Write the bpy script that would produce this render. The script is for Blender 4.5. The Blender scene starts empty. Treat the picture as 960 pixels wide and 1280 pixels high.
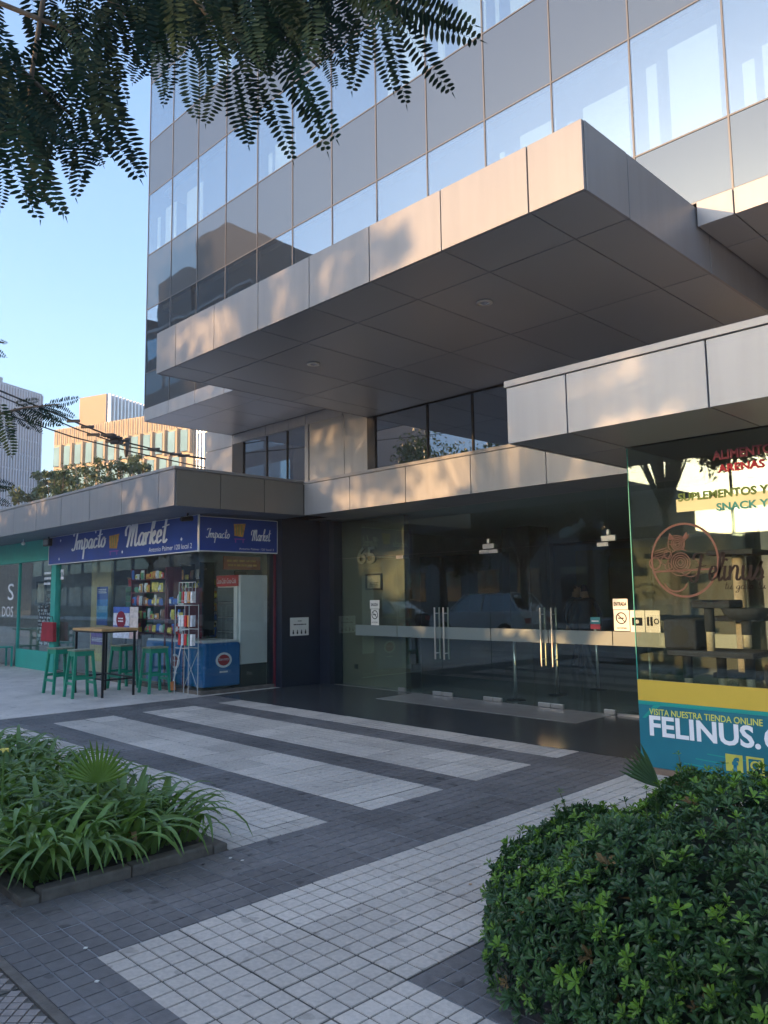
import bpy, math, random
import numpy as np
from mathutils import Vector, Matrix
random.seed(7)
sc = bpy.context.scene
COL = sc.collection
R = math.radians

# ------------------------------------------------------------------ camera
CAMH = 1.55
F, PITCH, ROLL, YAW = 965.80, 0.107308538, -0.013324369, 0.794325598
cy, sy = math.cos(YAW), math.sin(YAW)
c_f = Vector((-sy*math.cos(PITCH), cy*math.cos(PITCH), math.sin(PITCH)))
c_r0 = Vector((cy, sy, 0)); c_u0 = c_r0.cross(c_f)
c_r = c_r0*math.cos(ROLL) + c_u0*math.sin(ROLL)
c_u = -c_r0*math.sin(ROLL) + c_u0*math.cos(ROLL)
cam_d = bpy.data.cameras.new('camera'); cam = bpy.data.objects.new('camera', cam_d); COL.objects.link(cam)
m = Matrix.Identity(4)
for i in range(3):
    m[i][0] = c_r[i]; m[i][1] = c_u[i]; m[i][2] = -c_f[i]
m[0][3], m[1][3], m[2][3] = 0, 0, CAMH
cam.matrix_world = m
cam_d.sensor_fit = 'HORIZONTAL'; cam_d.sensor_width = 36; cam_d.lens = 36*F/960
cam_d.clip_start = 0.05; cam_d.clip_end = 4000
sc.camera = cam
CP = Vector((0, 0, CAMH))
def ray(px, py):
    v = c_r*(px-480) - c_u*(py-640) + c_f*F
    return v.normalized()
def at_d(px, py, d): return CP + ray(px, py)*d
def at_y(px, py, y):
    d = ray(px, py); return CP + d*(y/d.y)
def at_x(px, py, x):
    d = ray(px, py); return CP + d*(x/d.x)
def at_z(px, py, z=0):
    d = ray(px, py); return CP + d*((z-CAMH)/d.z)

# ------------------------------------------------------------------ world, sun, exposure
SUN_EL, SUN_DIR = R(9.0), (-0.29, -0.957)
SUN_AZ = math.atan2(SUN_DIR[0], SUN_DIR[1])
w = bpy.data.worlds.new('World'); sc.world = w; w.use_nodes = True
nt = w.node_tree; nt.nodes.clear()
sky = nt.nodes.new('ShaderNodeTexSky'); sky.sky_type = 'NISHITA'; sky.sun_disc = False
sky.sun_elevation = SUN_EL; sky.sun_rotation = SUN_AZ
sky.air_density = 1.0; sky.dust_density = 2.0; sky.ozone_density = 3.0
bg = nt.nodes.new('ShaderNodeBackground'); bg.inputs[1].default_value = 0.15
wo = nt.nodes.new('ShaderNodeOutputWorld')
nt.links.new(sky.outputs[0], bg.inputs[0]); nt.links.new(bg.outputs[0], wo.inputs[0])
sl = bpy.data.lights.new('sun', 'SUN'); sl.energy = 2.15; sl.angle = R(0.5); sl.color = (1.0, 0.57, 0.24)
so = bpy.data.objects.new('sun', sl); COL.objects.link(so)
sd = Vector((math.sin(SUN_AZ)*math.cos(SUN_EL), math.cos(SUN_AZ)*math.cos(SUN_EL), math.sin(SUN_EL)))
so.rotation_euler = sd.to_track_quat('Z', 'Y').to_euler(); so.location = sd*60
sc.view_settings.view_transform = 'Standard'; sc.view_settings.look = 'None'
sc.view_settings.exposure = 2.3; sc.view_settings.gamma = 1.0

# ------------------------------------------------------------------ helpers
def mat(name, base, rough=0.6, metal=0.0, var=0.0, scale=6.0, bump=0.0, bscale=40.0, spec=0.5, objvar=0.0, emit=None, stain=0.0, streak=0.0):
    M = bpy.data.materials.new(name); M.use_nodes = True
    n = M.node_tree; b = n.nodes['Principled BSDF']
    b.inputs['Base Color'].default_value = (*base, 1); b.inputs['Roughness'].default_value = rough
    b.inputs['Metallic'].default_value = metal; b.inputs['Specular IOR Level'].default_value = spec
    if var or objvar:
        tc = n.nodes.new('ShaderNodeTexCoord'); no = n.nodes.new('ShaderNodeTexNoise')
        no.inputs['Scale'].default_value = scale; no.inputs['Detail'].default_value = 5
        geo = n.nodes.new('ShaderNodeNewGeometry')
        n.links.new(geo.outputs['Position'], no.inputs['Vector'])
        mr = n.nodes.new('ShaderNodeMapRange'); mr.inputs[1].default_value = .3; mr.inputs[2].default_value = .7
        mr.inputs[3].default_value = 1-var; mr.inputs[4].default_value = 1+var
        n.links.new(no.outputs['Fac'], mr.inputs[0])
        last = mr.outputs[0]
        if objvar:
            oi = n.nodes.new('ShaderNodeObjectInfo'); m2 = n.nodes.new('ShaderNodeMapRange')
            m2.inputs[3].default_value = 1-objvar; m2.inputs[4].default_value = 1+objvar
            n.links.new(oi.outputs['Random'], m2.inputs[0])
            mu = n.nodes.new('ShaderNodeMath'); mu.operation = 'MULTIPLY'
            n.links.new(last, mu.inputs[0]); n.links.new(m2.outputs[0], mu.inputs[1]); last = mu.outputs[0]
        if stain:
            n2 = n.nodes.new('ShaderNodeTexNoise'); n2.inputs['Scale'].default_value = 1.1; n2.inputs['Detail'].default_value = 8; n2.inputs['Roughness'].default_value = .65
            n.links.new(geo.outputs['Position'], n2.inputs['Vector'])
            r2 = n.nodes.new('ShaderNodeMapRange'); r2.inputs[1].default_value = .35; r2.inputs[2].default_value = .62; r2.inputs[3].default_value = 1-stain; r2.inputs[4].default_value = 1+stain*.4
            n.links.new(n2.outputs['Fac'], r2.inputs[0]); mu2 = n.nodes.new('ShaderNodeMath'); mu2.operation = 'MULTIPLY'
            n3 = n.nodes.new('ShaderNodeTexNoise'); n3.inputs['Scale'].default_value = 9; n3.inputs['Detail'].default_value = 1
            n.links.new(geo.outputs['Position'], n3.inputs['Vector'])
            r3 = n.nodes.new('ShaderNodeMapRange'); r3.inputs[1].default_value = .67; r3.inputs[2].default_value = .70; r3.inputs[3].default_value = 1; r3.inputs[4].default_value = 1-stain*1.6
            n.links.new(n3.outputs['Fac'], r3.inputs[0]); mu3 = n.nodes.new('ShaderNodeMath'); mu3.operation = 'MULTIPLY'
            n.links.new(last, mu2.inputs[0]); n.links.new(r2.outputs[0], mu2.inputs[1]); n.links.new(mu2.outputs[0], mu3.inputs[0]); n.links.new(r3.outputs[0], mu3.inputs[1]); last = mu3.outputs[0]
        if streak:
            mp = n.nodes.new('ShaderNodeMapping'); mp.inputs['Scale'].default_value = (9, 9, .7); n4 = n.nodes.new('ShaderNodeTexNoise'); n4.inputs['Scale'].default_value = 1; n4.inputs['Detail'].default_value = 6
            n.links.new(geo.outputs['Position'], mp.inputs[0]); n.links.new(mp.outputs[0], n4.inputs['Vector'])
            r4 = n.nodes.new('ShaderNodeMapRange'); r4.inputs[1].default_value = .4; r4.inputs[2].default_value = .75; r4.inputs[3].default_value = 1; r4.inputs[4].default_value = 1-streak
            n.links.new(n4.outputs['Fac'], r4.inputs[0]); mu4 = n.nodes.new('ShaderNodeMath'); mu4.operation = 'MULTIPLY'
            n.links.new(last, mu4.inputs[0]); n.links.new(r4.outputs[0], mu4.inputs[1]); last = mu4.outputs[0]
        vm = n.nodes.new('ShaderNodeVectorMath'); vm.operation = 'SCALE'
        vm.inputs[0].default_value = base; n.links.new(last, vm.inputs['Scale'])
        n.links.new(vm.outputs[0], b.inputs['Base Color'])
        if rough > .2:
            m3 = n.nodes.new('ShaderNodeMapRange'); m3.inputs[3].default_value = rough-.06; m3.inputs[4].default_value = rough+.08
            n.links.new(no.outputs['Fac'], m3.inputs[0]); n.links.new(m3.outputs[0], b.inputs['Roughness'])
    if bump:
        nb = n.nodes.new('ShaderNodeTexNoise'); nb.inputs['Scale'].default_value = bscale; nb.inputs['Detail'].default_value = 4
        g2 = n.nodes.new('ShaderNodeNewGeometry'); n.links.new(g2.outputs['Position'], nb.inputs['Vector'])
        bp = n.nodes.new('ShaderNodeBump'); bp.inputs['Strength'].default_value = bump; bp.inputs['Distance'].default_value = 0.01
        n.links.new(nb.outputs['Fac'], bp.inputs['Height']); n.links.new(bp.outputs[0], b.inputs['Normal'])
    if emit:
        b.inputs['Emission Color'].default_value = (*emit[0], 1); b.inputs['Emission Strength'].default_value = emit[1]
    return M

def glass(name, tint, refl, base=0.1, ior=1.5, wav=0.02, wscale=0.8, body=None):
    """coated glass: mirror coat over a see-through (or opaque) body, weighted by Fresnel"""
    M = bpy.data.materials.new(name); M.use_nodes = True
    n = M.node_tree; n.nodes.clear()
    out = n.nodes.new('ShaderNodeOutputMaterial'); mx = n.nodes.new('ShaderNodeMixShader')
    gl = n.nodes.new('ShaderNodeBsdfGlossy'); gl.inputs['Roughness'].default_value = 0.012; gl.inputs['Color'].default_value = (*refl, 1)
    if body:
        tr = n.nodes.new('ShaderNodeBsdfPrincipled'); tr.inputs['Base Color'].default_value = (*body, 1); tr.inputs['Roughness'].default_value = .35
    else:
        tr = n.nodes.new('ShaderNodeBsdfTransparent'); tr.inputs['Color'].default_value = (*tint, 1)
    fr = n.nodes.new('ShaderNodeFresnel')
    gb = n.nodes.new('ShaderNodeNewGeometry'); mi_ = n.nodes.new('ShaderNodeMapRange')   # same reflectance on both faces of the thin pane
    mi_.inputs[3].default_value = ior; mi_.inputs[4].default_value = 1/ior
    n.links.new(gb.outputs['Backfacing'], mi_.inputs[0]); n.links.new(mi_.outputs[0], fr.inputs['IOR'])
    ma = n.nodes.new('ShaderNodeMath'); ma.operation = 'ADD'; ma.use_clamp = True; ma.inputs[1].default_value = base
    n.links.new(fr.outputs[0], ma.inputs[0]); n.links.new(ma.outputs[0], mx.inputs[0])
    if wav:
        geo = n.nodes.new('ShaderNodeNewGeometry'); no = n.nodes.new('ShaderNodeTexNoise')
        no.inputs['Scale'].default_value = wscale; no.inputs['Detail'].default_value = 1
        oi = n.nodes.new('ShaderNodeObjectInfo'); va = n.nodes.new('ShaderNodeVectorMath'); va.operation = 'ADD'
        sc_ = n.nodes.new('ShaderNodeVectorMath'); sc_.operation = 'SCALE'; sc_.inputs['Scale'].default_value = 7
        cx = n.nodes.new('ShaderNodeCombineXYZ')
        for k in range(3): n.links.new(oi.outputs['Random'], cx.inputs[k])
        n.links.new(cx.outputs[0], sc_.inputs[0])
        n.links.new(geo.outputs['Position'], va.inputs[0]); n.links.new(sc_.outputs[0], va.inputs[1])
        n.links.new(va.outputs[0], no.inputs['Vector'])
        bp = n.nodes.new('ShaderNodeBump'); bp.inputs['Strength'].default_value = 1; bp.inputs['Distance'].default_value = wav
        n.links.new(no.outputs['Fac'], bp.inputs['Height']); n.links.new(bp.outputs[0], gl.inputs['Normal'])
    n.links.new(tr.outputs[0], mx.inputs[1]); n.links.new(gl.outputs[0], mx.inputs[2]); n.links.new(mx.outputs[0], out.inputs[0])
    return M

def tag(o, label=None, cat=None, group=None, kind=None):
    if label: o['label'] = label
    if cat: o['category'] = cat
    if group: o['group'] = group
    if kind: o['kind'] = kind
    return o
def empty(name, loc=(0, 0, 0), label=None, cat=None, group=None, kind=None, rz=0):
    o = bpy.data.objects.new(name, None); o.empty_display_size = .1
    o.location = loc; o.rotation_euler = (0, 0, rz); COL.objects.link(o)
    return tag(o, label, cat, group, kind)
def setpar(o, parent):
    """parent while keeping the mesh's coordinates in world space"""
    o.parent = parent
    if parent is not None:
        wm = Matrix.Identity(4); p = parent
        chain = []
        while p is not None: chain.append(p); p = p.parent
        for q in reversed(chain):
            loc = Matrix.LocRotScale(q.location, q.rotation_euler, q.scale)
            wm = wm @ q.matrix_parent_inverse @ loc
        o.matrix_parent_inverse = wm.inverted()
class MB:
    def __init__(s): s.v = []; s.f = []; s.m = []; s.smooth = []
    def quad(s, *p, mi=0):
        k = len(s.v); s.v += [tuple(q) for q in p]; s.f.append(tuple(range(k, k+len(p)))); s.m.append(mi); return s
    def box(s, x0, x1, y0, y1, z0, z1, mi=0):
        x0, x1 = min(x0, x1), max(x0, x1); y0, y1 = min(y0, y1), max(y0, y1); z0, z1 = min(z0, z1), max(z0, z1)
        k = len(s.v)
        s.v += [(x0,y0,z0),(x1,y0,z0),(x1,y1,z0),(x0,y1,z0),(x0,y0,z1),(x1,y0,z1),(x1,y1,z1),(x0,y1,z1)]
        for f in ((0,3,2,1),(4,5,6,7),(0,1,5,4),(1,2,6,5),(2,3,7,6),(3,0,4,7)):
            s.f.append(tuple(k+i for i in f)); s.m.append(mi)
        return s
    def obox(s, c, ux, uy, uz, mi=0):
        """oriented box: centre and three half-axis vectors"""
        c, ux, uy, uz = map(Vector, (c, ux, uy, uz)); k = len(s.v)
        for sz in (-1, 1):
            for a, b in ((-1,-1),(1,-1),(1,1),(-1,1)): s.v.append(tuple(c+ux*a+uy*b+uz*sz))
        for f in ((0,3,2,1),(4,5,6,7),(0,1,5,4),(1,2,6,5),(2,3,7,6),(3,0,4,7)):
            s.f.append(tuple(k+i for i in f)); s.m.append(mi)
        return s
    def bar(s, a, b, wx, wy, mi=0):
        a, b = Vector(a), Vector(b); d = (b-a); L = d.length; d.normalize()
        u = d.cross(Vector((0, 1, 0)) if abs(d.y) < .9 else Vector((1, 0, 0))).normalized(); v = d.cross(u)
        return s.obox((a+b)/2, u*wx/2, v*wy/2, d*L/2, mi)
    def tube(s, pts, r, n=8, mi=0, cap=True):
        pts = [Vector(p) for p in pts]; rs = r if isinstance(r, (list, tuple)) else [r]*len(pts)
        k0 = len(s.v); u = None
        for i, p in enumerate(pts):
            d = (pts[min(i+1, len(pts)-1)]-pts[max(i-1, 0)]).normalized()
            if u is None: u = d.orthogonal().normalized()
            else: u = (u-d*u.dot(d)).normalized()
            v = d.cross(u)
            for j in range(n):
                a = 2*math.pi*j/n; s.v.append(tuple(p+(u*math.cos(a)+v*math.sin(a))*rs[i]))
        for i in range(len(pts)-1):
            for j in range(n):
                a = k0+i*n+j; b = k0+i*n+(j+1) % n
                s.f.append((a, b, b+n, a+n)); s.m.append(mi)
        if cap:
            s.f.append(tuple(k0+j for j in reversed(range(n)))); s.m.append(mi)
            s.f.append(tuple(k0+(len(pts)-1)*n+j for j in range(n))); s.m.append(mi)
        return s
    def prism(s, poly, axis, a, b, mi=0):
        """polygon (2-D list) extruded along axis 'x','y' or 'z' from a to b"""
        def P(p, t): return {'x': (t, p[0], p[1]), 'y': (p[0], t, p[1]), 'z': (p[0], p[1], t)}[axis]
        k = len(s.v); n = len(poly)
        s.v += [P(p, a) for p in poly]+[P(p, b) for p in poly]
        s.f.append(tuple(k+i for i in range(n))); s.m.append(mi)
        s.f.append(tuple(k+n+i for i in reversed(range(n)))); s.m.append(mi)
        for i in range(n):
            j = (i+1) % n; s.f.append((k+i, k+n+i, k+n+j, k+j)); s.m.append(mi)
        return s
    def lathe(s, prof, c, n=16, mi=0):
        k = len(s.v)
        for r_, z in prof:
            for j in range(n):
                a = 2*math.pi*j/n; s.v.append((c[0]+r_*math.cos(a), c[1]+r_*math.sin(a), c[2]+z))
        for i in range(len(prof)-1):
            for j in range(n):
                s.f.append((k+i*n+j, k+i*n+(j+1) % n, k+(i+1)*n+(j+1) % n, k+(i+1)*n+j)); s.m.append(mi)
        return s
    def mesh(s, name, mats):
        me = bpy.data.meshes.new(name); me.from_pydata(s.v, [], s.f)
        for M in (mats if isinstance(mats, (list, tuple)) else [mats]): me.materials.append(M)
        if any(s.m): me.polygons.foreach_set('material_index', s.m)
        me.update(); return me
    def build(s, name, mats, parent=None, bevel=0, smooth=False, loc=None):
        me = s.mesh(name, mats)
        o = bpy.data.objects.new(name, me); COL.objects.link(o)
        if smooth: me.polygons.foreach_set('use_smooth', [True]*len(me.polygons))
        if bevel:
            b = o.modifiers.new('b', 'BEVEL'); b.width = bevel; b.segments = 2; b.limit_method = 'ANGLE'
        if parent is not None: setpar(o, parent)
        return o
def inst(name, me, parent, loc, rz=0, scale=1, rot=None):
    o = bpy.data.objects.new(name, me); COL.objects.link(o)
    if parent is not None: setpar(o, parent)
    o.location = loc; o.rotation_euler = rot if rot else (0, 0, rz); o.scale = (scale,)*3 if not isinstance(scale, tuple) else scale
    return o
def box(name, M, parent, *a, bevel=0): return MB().box(*a).build(name, M, parent, bevel)

# lettering -------------------------------------------------------------
def fit(me_v, o, u, v, nrm, w_, h_, off):
    xs = [p[0] for p in me_v]; ys = [p[1] for p in me_v]
    x0, x1, y0, y1 = min(xs), max(xs), min(ys), max(ys)
    sx = w_/(x1-x0) if w_ else h_/(y1-y0); sy_ = h_/(y1-y0) if h_ else sx
    return [tuple(Vector(o)+Vector(u)*((p[0]-x0)*sx)+Vector(v)*((p[1]-y0)*sy_)+Vector(nrm)*(off+p[2]*sx)) for p in me_v]
def text(body, M, parent, o, u, v, w_=None, h_=None, off=.004, bold=0.0, name='lettering', shear=0, extr=.0):
    cu = bpy.data.curves.new('t', 'FONT'); cu.body = body; cu.size = 1; cu.offset = bold; cu.shear = shear
    cu.resolution_u = 3; cu.extrude = extr; cu.space_character = 1.0
    ob = bpy.data.objects.new('t', cu); COL.objects.link(ob)
    dg = bpy.context.evaluated_depsgraph_get(); me = bpy.data.meshes.new_from_object(ob.evaluated_get(dg))
    bpy.data.objects.remove(ob)
    vs = [tuple(p.co) for p in me.vertices]; n_ = Vector(u).cross(Vector(v)).normalized()
    pos = fit(vs, o, u, v, n_, w_, h_, off)
    for p, q in zip(me.vertices, pos): p.co = q
    me.materials.append(M); me.name = name
    r = bpy.data.objects.new(name, me); COL.objects.link(r)
    if parent is not None: setpar(r, parent)
    return r
GL = {
 'I': (.66, [[(.0,1.55),(.15,1.95),(.75,1.9)],[(.55,1.9),(.47,1.0),(.35,.15),(.1,-.05),(-.05,.2)]]),
 'm': (1.0, [[(0,1),(.05,0)],[(.06,.6),(.25,1),(.4,.8),(.39,0)],[(.42,.6),(.6,1),(.75,.8),(.73,.15),(.85,0),(1.02,.25)]]),
 'p': (.66, [[(.05,1),(.12,1),(.1,-1.1)],[(.13,.7),(.33,1),(.5,.7),(.45,.15),(.2,.03)],[(.4,.08),(.68,.3)]]),
 'a': (.72, [[(.5,.85),(.3,1),(.08,.6),(.12,.1),(.32,.05),(.5,.5),(.53,.98)],[(.53,.95),(.51,.15),(.6,0),(.74,.22)]]),
 'c': (.56, [[(.48,.8),(.32,1),(.1,.7),(.1,.2),(.3,0),(.58,.25)]]),
 't': (.5, [[(.27,1.9),(.2,.3),(.3,0),(.52,.25)],[(-.05,1.2),(.6,1.35)]]),
 'o': (.62, [[(.3,1),(.08,.6),(.12,.1),(.35,0),(.52,.5),(.35,.98),(.28,.85),(.64,.8)]]),
 'M': (1.3, [[(-.1,.9),(-.15,1.4),(.1,1.75),(.3,1.5),(.25,.5),(.15,-.05)],[(.27,.6),(.5,1.7),(.62,1.7),(.62,.7),(.58,.0)],[(.62,.7),(.85,1.75),(1.0,1.6),(.98,.3),(1.1,0),(1.3,.25)]]),
 'r': (.48, [[(.02,1),(.08,0)],[(.09,.55),(.25,.95),(.46,.92)]]),
 'k': (.62, [[(.22,1.2),(.32,1.9),(.2,1.95),(.1,1.2),(.05,0)],[(.08,.5),(.4,1),(.42,.72),(.15,.5)],[(.2,.5),(.4,.02),(.64,.25)]]),
 'e': (.55, [[(.08,.45),(.42,.62),(.38,.97),(.2,.95),(.08,.5),(.2,.02),(.56,.25)]]),
 'F': (1.0, [[(.0,1.5),(.15,1.95),(1.05,1.85)],[(.5,1.85),(.42,.8),(.3,.0),(.05,-.05),(-.1,.2)],[(.2,.95),(.85,1.05)]]),
 'l': (.35, [[(.0,.2),(.3,1.4),(.22,1.95),(.1,1.5),(.12,.15),(.22,0),(.36,.25)]]),
 'i': (.36, [[(.08,1),(.08,.15),(.18,0),(.37,.25)],[(.12,1.35),(.15,1.5)]]),
 'n': (.74, [[(.03,1),(.05,0)],[(.07,.55),(.3,1),(.47,.8),(.46,.15),(.58,0),(.75,.25)]]),
 'u': (.72, [[(.05,1),(.06,.2),(.22,0),(.45,.4),(.5,1)],[(.5,1),(.49,.15),(.6,0),(.73,.25)]]),
 's': (.55, [[(.0,.2),(.35,1.2),(.3,.9),(.45,.45),(.3,.0),(.05,.1)],[(.35,.03),(.56,.2)]]),
 'g': (.66, [[(.48,.9),(.28,1),(.07,.55),(.15,.08),(.35,.1),(.5,.95)],[(.5,.95),(.46,-.6),(.25,-1),(.08,-.7),(.6,.2)]]),
 'f': (.5, [[(.0,.2),(.35,1.4),(.3,1.95),(.15,1.5),(.12,-.8),(.25,-.9),(.2,0),(.5,.25)]]),
 ' ': (.5, [])}
def script(body, M, parent, o, u, v, w_, h_=None, off=.005, pen=.13, name='script_lettering', slant=.12):
    mb = MB(); x = 0
    def cr(P):
        out = []
        for i in range(len(P)-1):
            p0 = P[max(i-1,0)]; p1 = P[i]; p2 = P[i+1]; p3 = P[min(i+2,len(P)-1)]
            for k in range(6):
                t = k/6
                out.append(tuple(.5*((2*p1[j])+(-p0[j]+p2[j])*t+(2*p0[j]-5*p1[j]+4*p2[j]-p3[j])*t*t+(-p0[j]+3*p1[j]-3*p2[j]+p3[j])*t**3) for j in (0, 1)))
        return out+[P[-1]]
    zz = 0
    for ch in body:
        adv, strokes = GL[ch]
        for st in strokes:
            P = cr([(x+a+slant*b, b) for a, b in st]); L, Rr = [], []
            for i, p in enumerate(P):
                a = P[max(i-1,0)]; b = P[min(i+1,len(P)-1)]; dx, dy = b[0]-a[0], b[1]-a[1]; l = math.hypot(dx, dy) or 1
                dx /= l; dy /= l; wd = pen*(.35+.65*abs(dy))*.5
                L.append((p[0]-dy*wd, p[1]+dx*wd, zz)); Rr.append((p[0]+dy*wd, p[1]-dx*wd, zz))
            for i in range(len(P)-1): mb.quad(L[i], Rr[i], Rr[i+1], L[i+1])
            zz += .0006
        x += adv
    n_ = Vector(u).cross(Vector(v)).normalized()
    mb.v = fit(mb.v, o, u, v, n_, w_, h_, off)
    return mb.build(name, M, parent)

def print_rows(M, par, o, u, w_, h_, rows=3, off=.004):
    # print too small to read in the photograph: broken rows of marks
    o = Vector(o); u = Vector(u); n_ = u.cross(Vector((0, 0, 1))); mb = MB()
    for r_ in range(rows):
        z = (rows-r_-.75)*h_/rows; x = random.uniform(0, .08)*w_
        while x < w_*.9:
            l = random.uniform(.05, .2)*w_; l = min(l, w_-x)
            P = [o+u*a+Vector((0, 0, b))+n_*off for a, b in ((x, z), (x+l, z), (x+l, z+h_/rows*.45), (x, z+h_/rows*.45))]
            mb.quad(*P); x += l+.03*w_
    q = mb.build('fine_print', M, par); q['kind'] = 'stuff'; return q

# ------------------------------------------------------------------ materials
m_panel = mat('aluminium_panel', (.215, .22, .238), .42, .15, streak=.11, var=.03, scale=.7, objvar=.03)
m_panel_w = mat('white_aluminium', (.27, .28, .305), .40, .15, streak=.10, var=.03, scale=.8, objvar=.02)
m_soffit = mat('soffit_panel', (.27, .285, .31), .38, .45, var=.05, scale=.8, objvar=.06)
m_soffit_l = mat('tower_soffit', (.36, .37, .40), .34, .5, var=.04, scale=.8, objvar=.04)
m_core = mat('dark_joint', (.02, .02, .022), .8)
m_cap = mat('cap_metal', (.24, .24, .25), .4, .2)
m_mull = mat('mullion_metal', (.10, .10, .105), .4, .5)
m_tglass = glass('tower_glass', (.66, .74, .78), (.74, .79, .82), .27, 1.5, .004, .8)
m_span = glass('spandrel_glass', (0, 0, 0), (.20, .25, .27), .42, 1.5, .0045, .7, body=(.05, .055, .065))
m_2f = glass('dark_glass', (.25, .28, .3), (.95, .97, 1.0), .40, 1.5, .002, .6)
m_lob = glass('lobby_glass', (.86, .93, .90), (.9, .96, .94), .03, 1.45, .001, .5)
m_shop = glass('shop_glass', (.93, .96, .95), (.9, .96, .95), .02, 1.45, .002, .5)
m_fel = glass('coated_shop_glass', (.84, .90, .88), (.72, .78, .70), .035, 1.5, .0015, .5)
m_dark = mat('dark_interior', (.035, .035, .04), .8, var=.2)
m_beige = mat('beige_plaster', (.15, .135, .10), .7, var=.06, scale=2)
m_navy = mat('navy_cladding', (.012, .016, .03), .4, .0, var=.1)
m_steel = mat('brushed_steel', (.62, .61, .58), .28, .9)
m_frost = mat('frosted_band', (.16, .20, .20), .45)
m_white = mat('white_paint', (.75, .75, .74), .5, var=.04)
m_whitem = mat('white_metal', (.72, .73, .72), .35, .1, var=.04)
m_teal = mat('teal_paint', (.035, .38, .30), .5, var=.08, scale=3)
m_green = mat('green_paint', (.01, .25, .15), .42, var=.12, scale=12)
m_wood = mat('pine_top', (.50, .30, .12), .5, var=.18, scale=14)
m_wood_seat = mat('worn_seat', (.24, .25, .17), .6, var=.3, scale=20)
m_black = mat('black_metal', (.02, .02, .022), .4, .3)
m_signblue = mat('blue_sign_print', (.012, .055, .30), .35, var=.18, scale=2.5)
m_red = mat('red_print', (.42, .02, .03), .5, var=.1)
m_maroon = mat('maroon_metal', (.16, .015, .03), .5, var=.15)
m_letter = mat('white_letter', (.8, .82, .86), .5)
m_yel = mat('yellow_print', (.60, .42, .05), .45, var=.03)
m_fteal = mat('teal_print', (.01, .16, .22), .4, var=.12, scale=2)
m_fgreen = mat('sea_green_print', (.01, .30, .26), .4)
m_lemon = mat('lemon_letter', (.62, .64, .12), .5)
m_brownp = mat('rose_print', (.075, .05, .05), .9, spec=.05)
m_purp = mat('plum_letter', (.10, .035, .06), .9, spec=.05)
m_inkred = mat('crimson_letter', (.20, .03, .05), .9, spec=.05)
m_inkgrn = mat('olive_letter', (.07, .12, .045), .9, spec=.05)
m_inkteal = mat('teal_letter', (.03, .15, .16), .9, spec=.05)
m_ink = mat('black_ink', (.012, .012, .015), .9, spec=.03)
m_paper = mat('paper', (.72, .71, .66), .7, var=.04)
m_card = mat('cardboard', (.38, .24, .13), .8, var=.1)
m_freez = mat('freezer_blue', (.012, .14, .38), .35, var=.12, scale=5)
m_light = mat('light_granite', (.57, .51, .45), .75, stain=.15, var=.12, scale=45, bump=.4, bscale=180, objvar=.13)
m_lightj = mat('dark_grout', (.095, .088, .078), .9, var=.5, scale=5)
m_darkp = mat('slate_paver', (.16, .15, .148), .6, stain=.28, var=.16, scale=25, bump=.3, bscale=160, objvar=.16)
m_darkj = mat('pale_grout', (.22, .225, .235), .9, var=.4, scale=4)
m_conc = mat('plaza_concrete', (.58, .53, .48), .7, stain=.2, var=.1, scale=1.6, bump=.1, bscale=30)
m_polish = mat('polished_stone', (.055, .058, .062), .22, var=.12, scale=3)
m_thresh = mat('threshold_stone', (.30, .29, .28), .2, var=.08, scale=4)
m_lobfloor = mat('lobby_floor_stone', (.24, .24, .235), .16, var=.1, scale=3)
m_kerb = mat('kerb_concrete', (.13, .115, .10), .85, var=.25, scale=12, bump=.5, bscale=60)
m_soil = mat('soil', (.035, .027, .02), .95, var=.3, scale=15)
m_asph = mat('asphalt', (.05, .05, .052), .85, var=.15, scale=4)

# ------------------------------------------------------------------ ground
def struct(mb, name, M, **k):
    o = mb.build(name, M, **k); o['kind'] = 'structure'; return o
struct(MB().quad((-1500,-1500,-.16),(1500,-1500,-.16),(1500,1500,-.16),(-1500,1500,-.16)), 'ground', mat('far_ground', (.09,.09,.085), .9, var=.2, scale=.05))
struct(MB().box(-200, 120, -11.0, -3.3, -.3, -.12), 'road', m_asph)
struct(MB().box(-200, 120, -16, -11.2, -.3, 0), 'far_sidewalk', m_conc)
kb = struct(MB().box(-200, 120, -11.2, -11.0, -.3, .01).box(-200, 120, -3.3, -3.15, -.3, .005), 'kerb', m_kerb)
lm = MB()
for k in range(40): lm.box(-120+k*5, -118+k*5, -7.2, -7.08, -.12, -.116)
struct(lm, 'road_marking', m_white)
sw = struct(MB().box(-80, 60, -3.15, 1.245, -.3, -.02), 'sidewalk', m_conc)
# sidewalk tiles with a raised diamond grid near the camera
m_swt = mat('sidewalk_tile', (.27, .24, .225), .85, var=.14, scale=20, bump=.3, bscale=90, objvar=.08)
def dia_tile(s=.40, n=6):
    mb = MB(); mb.box(-s/2+.003, s/2-.003, -s/2+.003, s/2-.003, -.03, -.006, 1)
    st = s/n; h = st/2-.005
    for i in range(n):
        for j in range(n):
            for ox in (0, .5):
                if ox and (i == n-1 or j == n-1): continue
                x = -s/2+(i+.5+ox)*st; y = -s/2+(j+.5+ox)*st
                k = len(mb.v); mb.v += [(x+h,y,0),(x,y+h,0),(x-h,y,0),(x,y-h,0),(x+h,y,-.007),(x,y+h,-.007),(x-h,y,-.007),(x,y-h,-.007)]
                mb.f += [(k,k+1,k+2,k+3),(k,k+4,k+5,k+1),(k+1,k+5,k+6,k+2),(k+2,k+6,k+7,k+3),(k+3,k+7,k+4,k)]; mb.m += [0]*5
    return mb.mesh('sidewalk_tile', [m_swt, m_lightj])
me_dt = dia_tile()
for i in range(11):
    for j in range(5): inst('sidewalk_tile', me_dt, sw, (-5.2+i*.402, 1.042-j*.402, .004+random.uniform(-.0015,.0015)))
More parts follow.
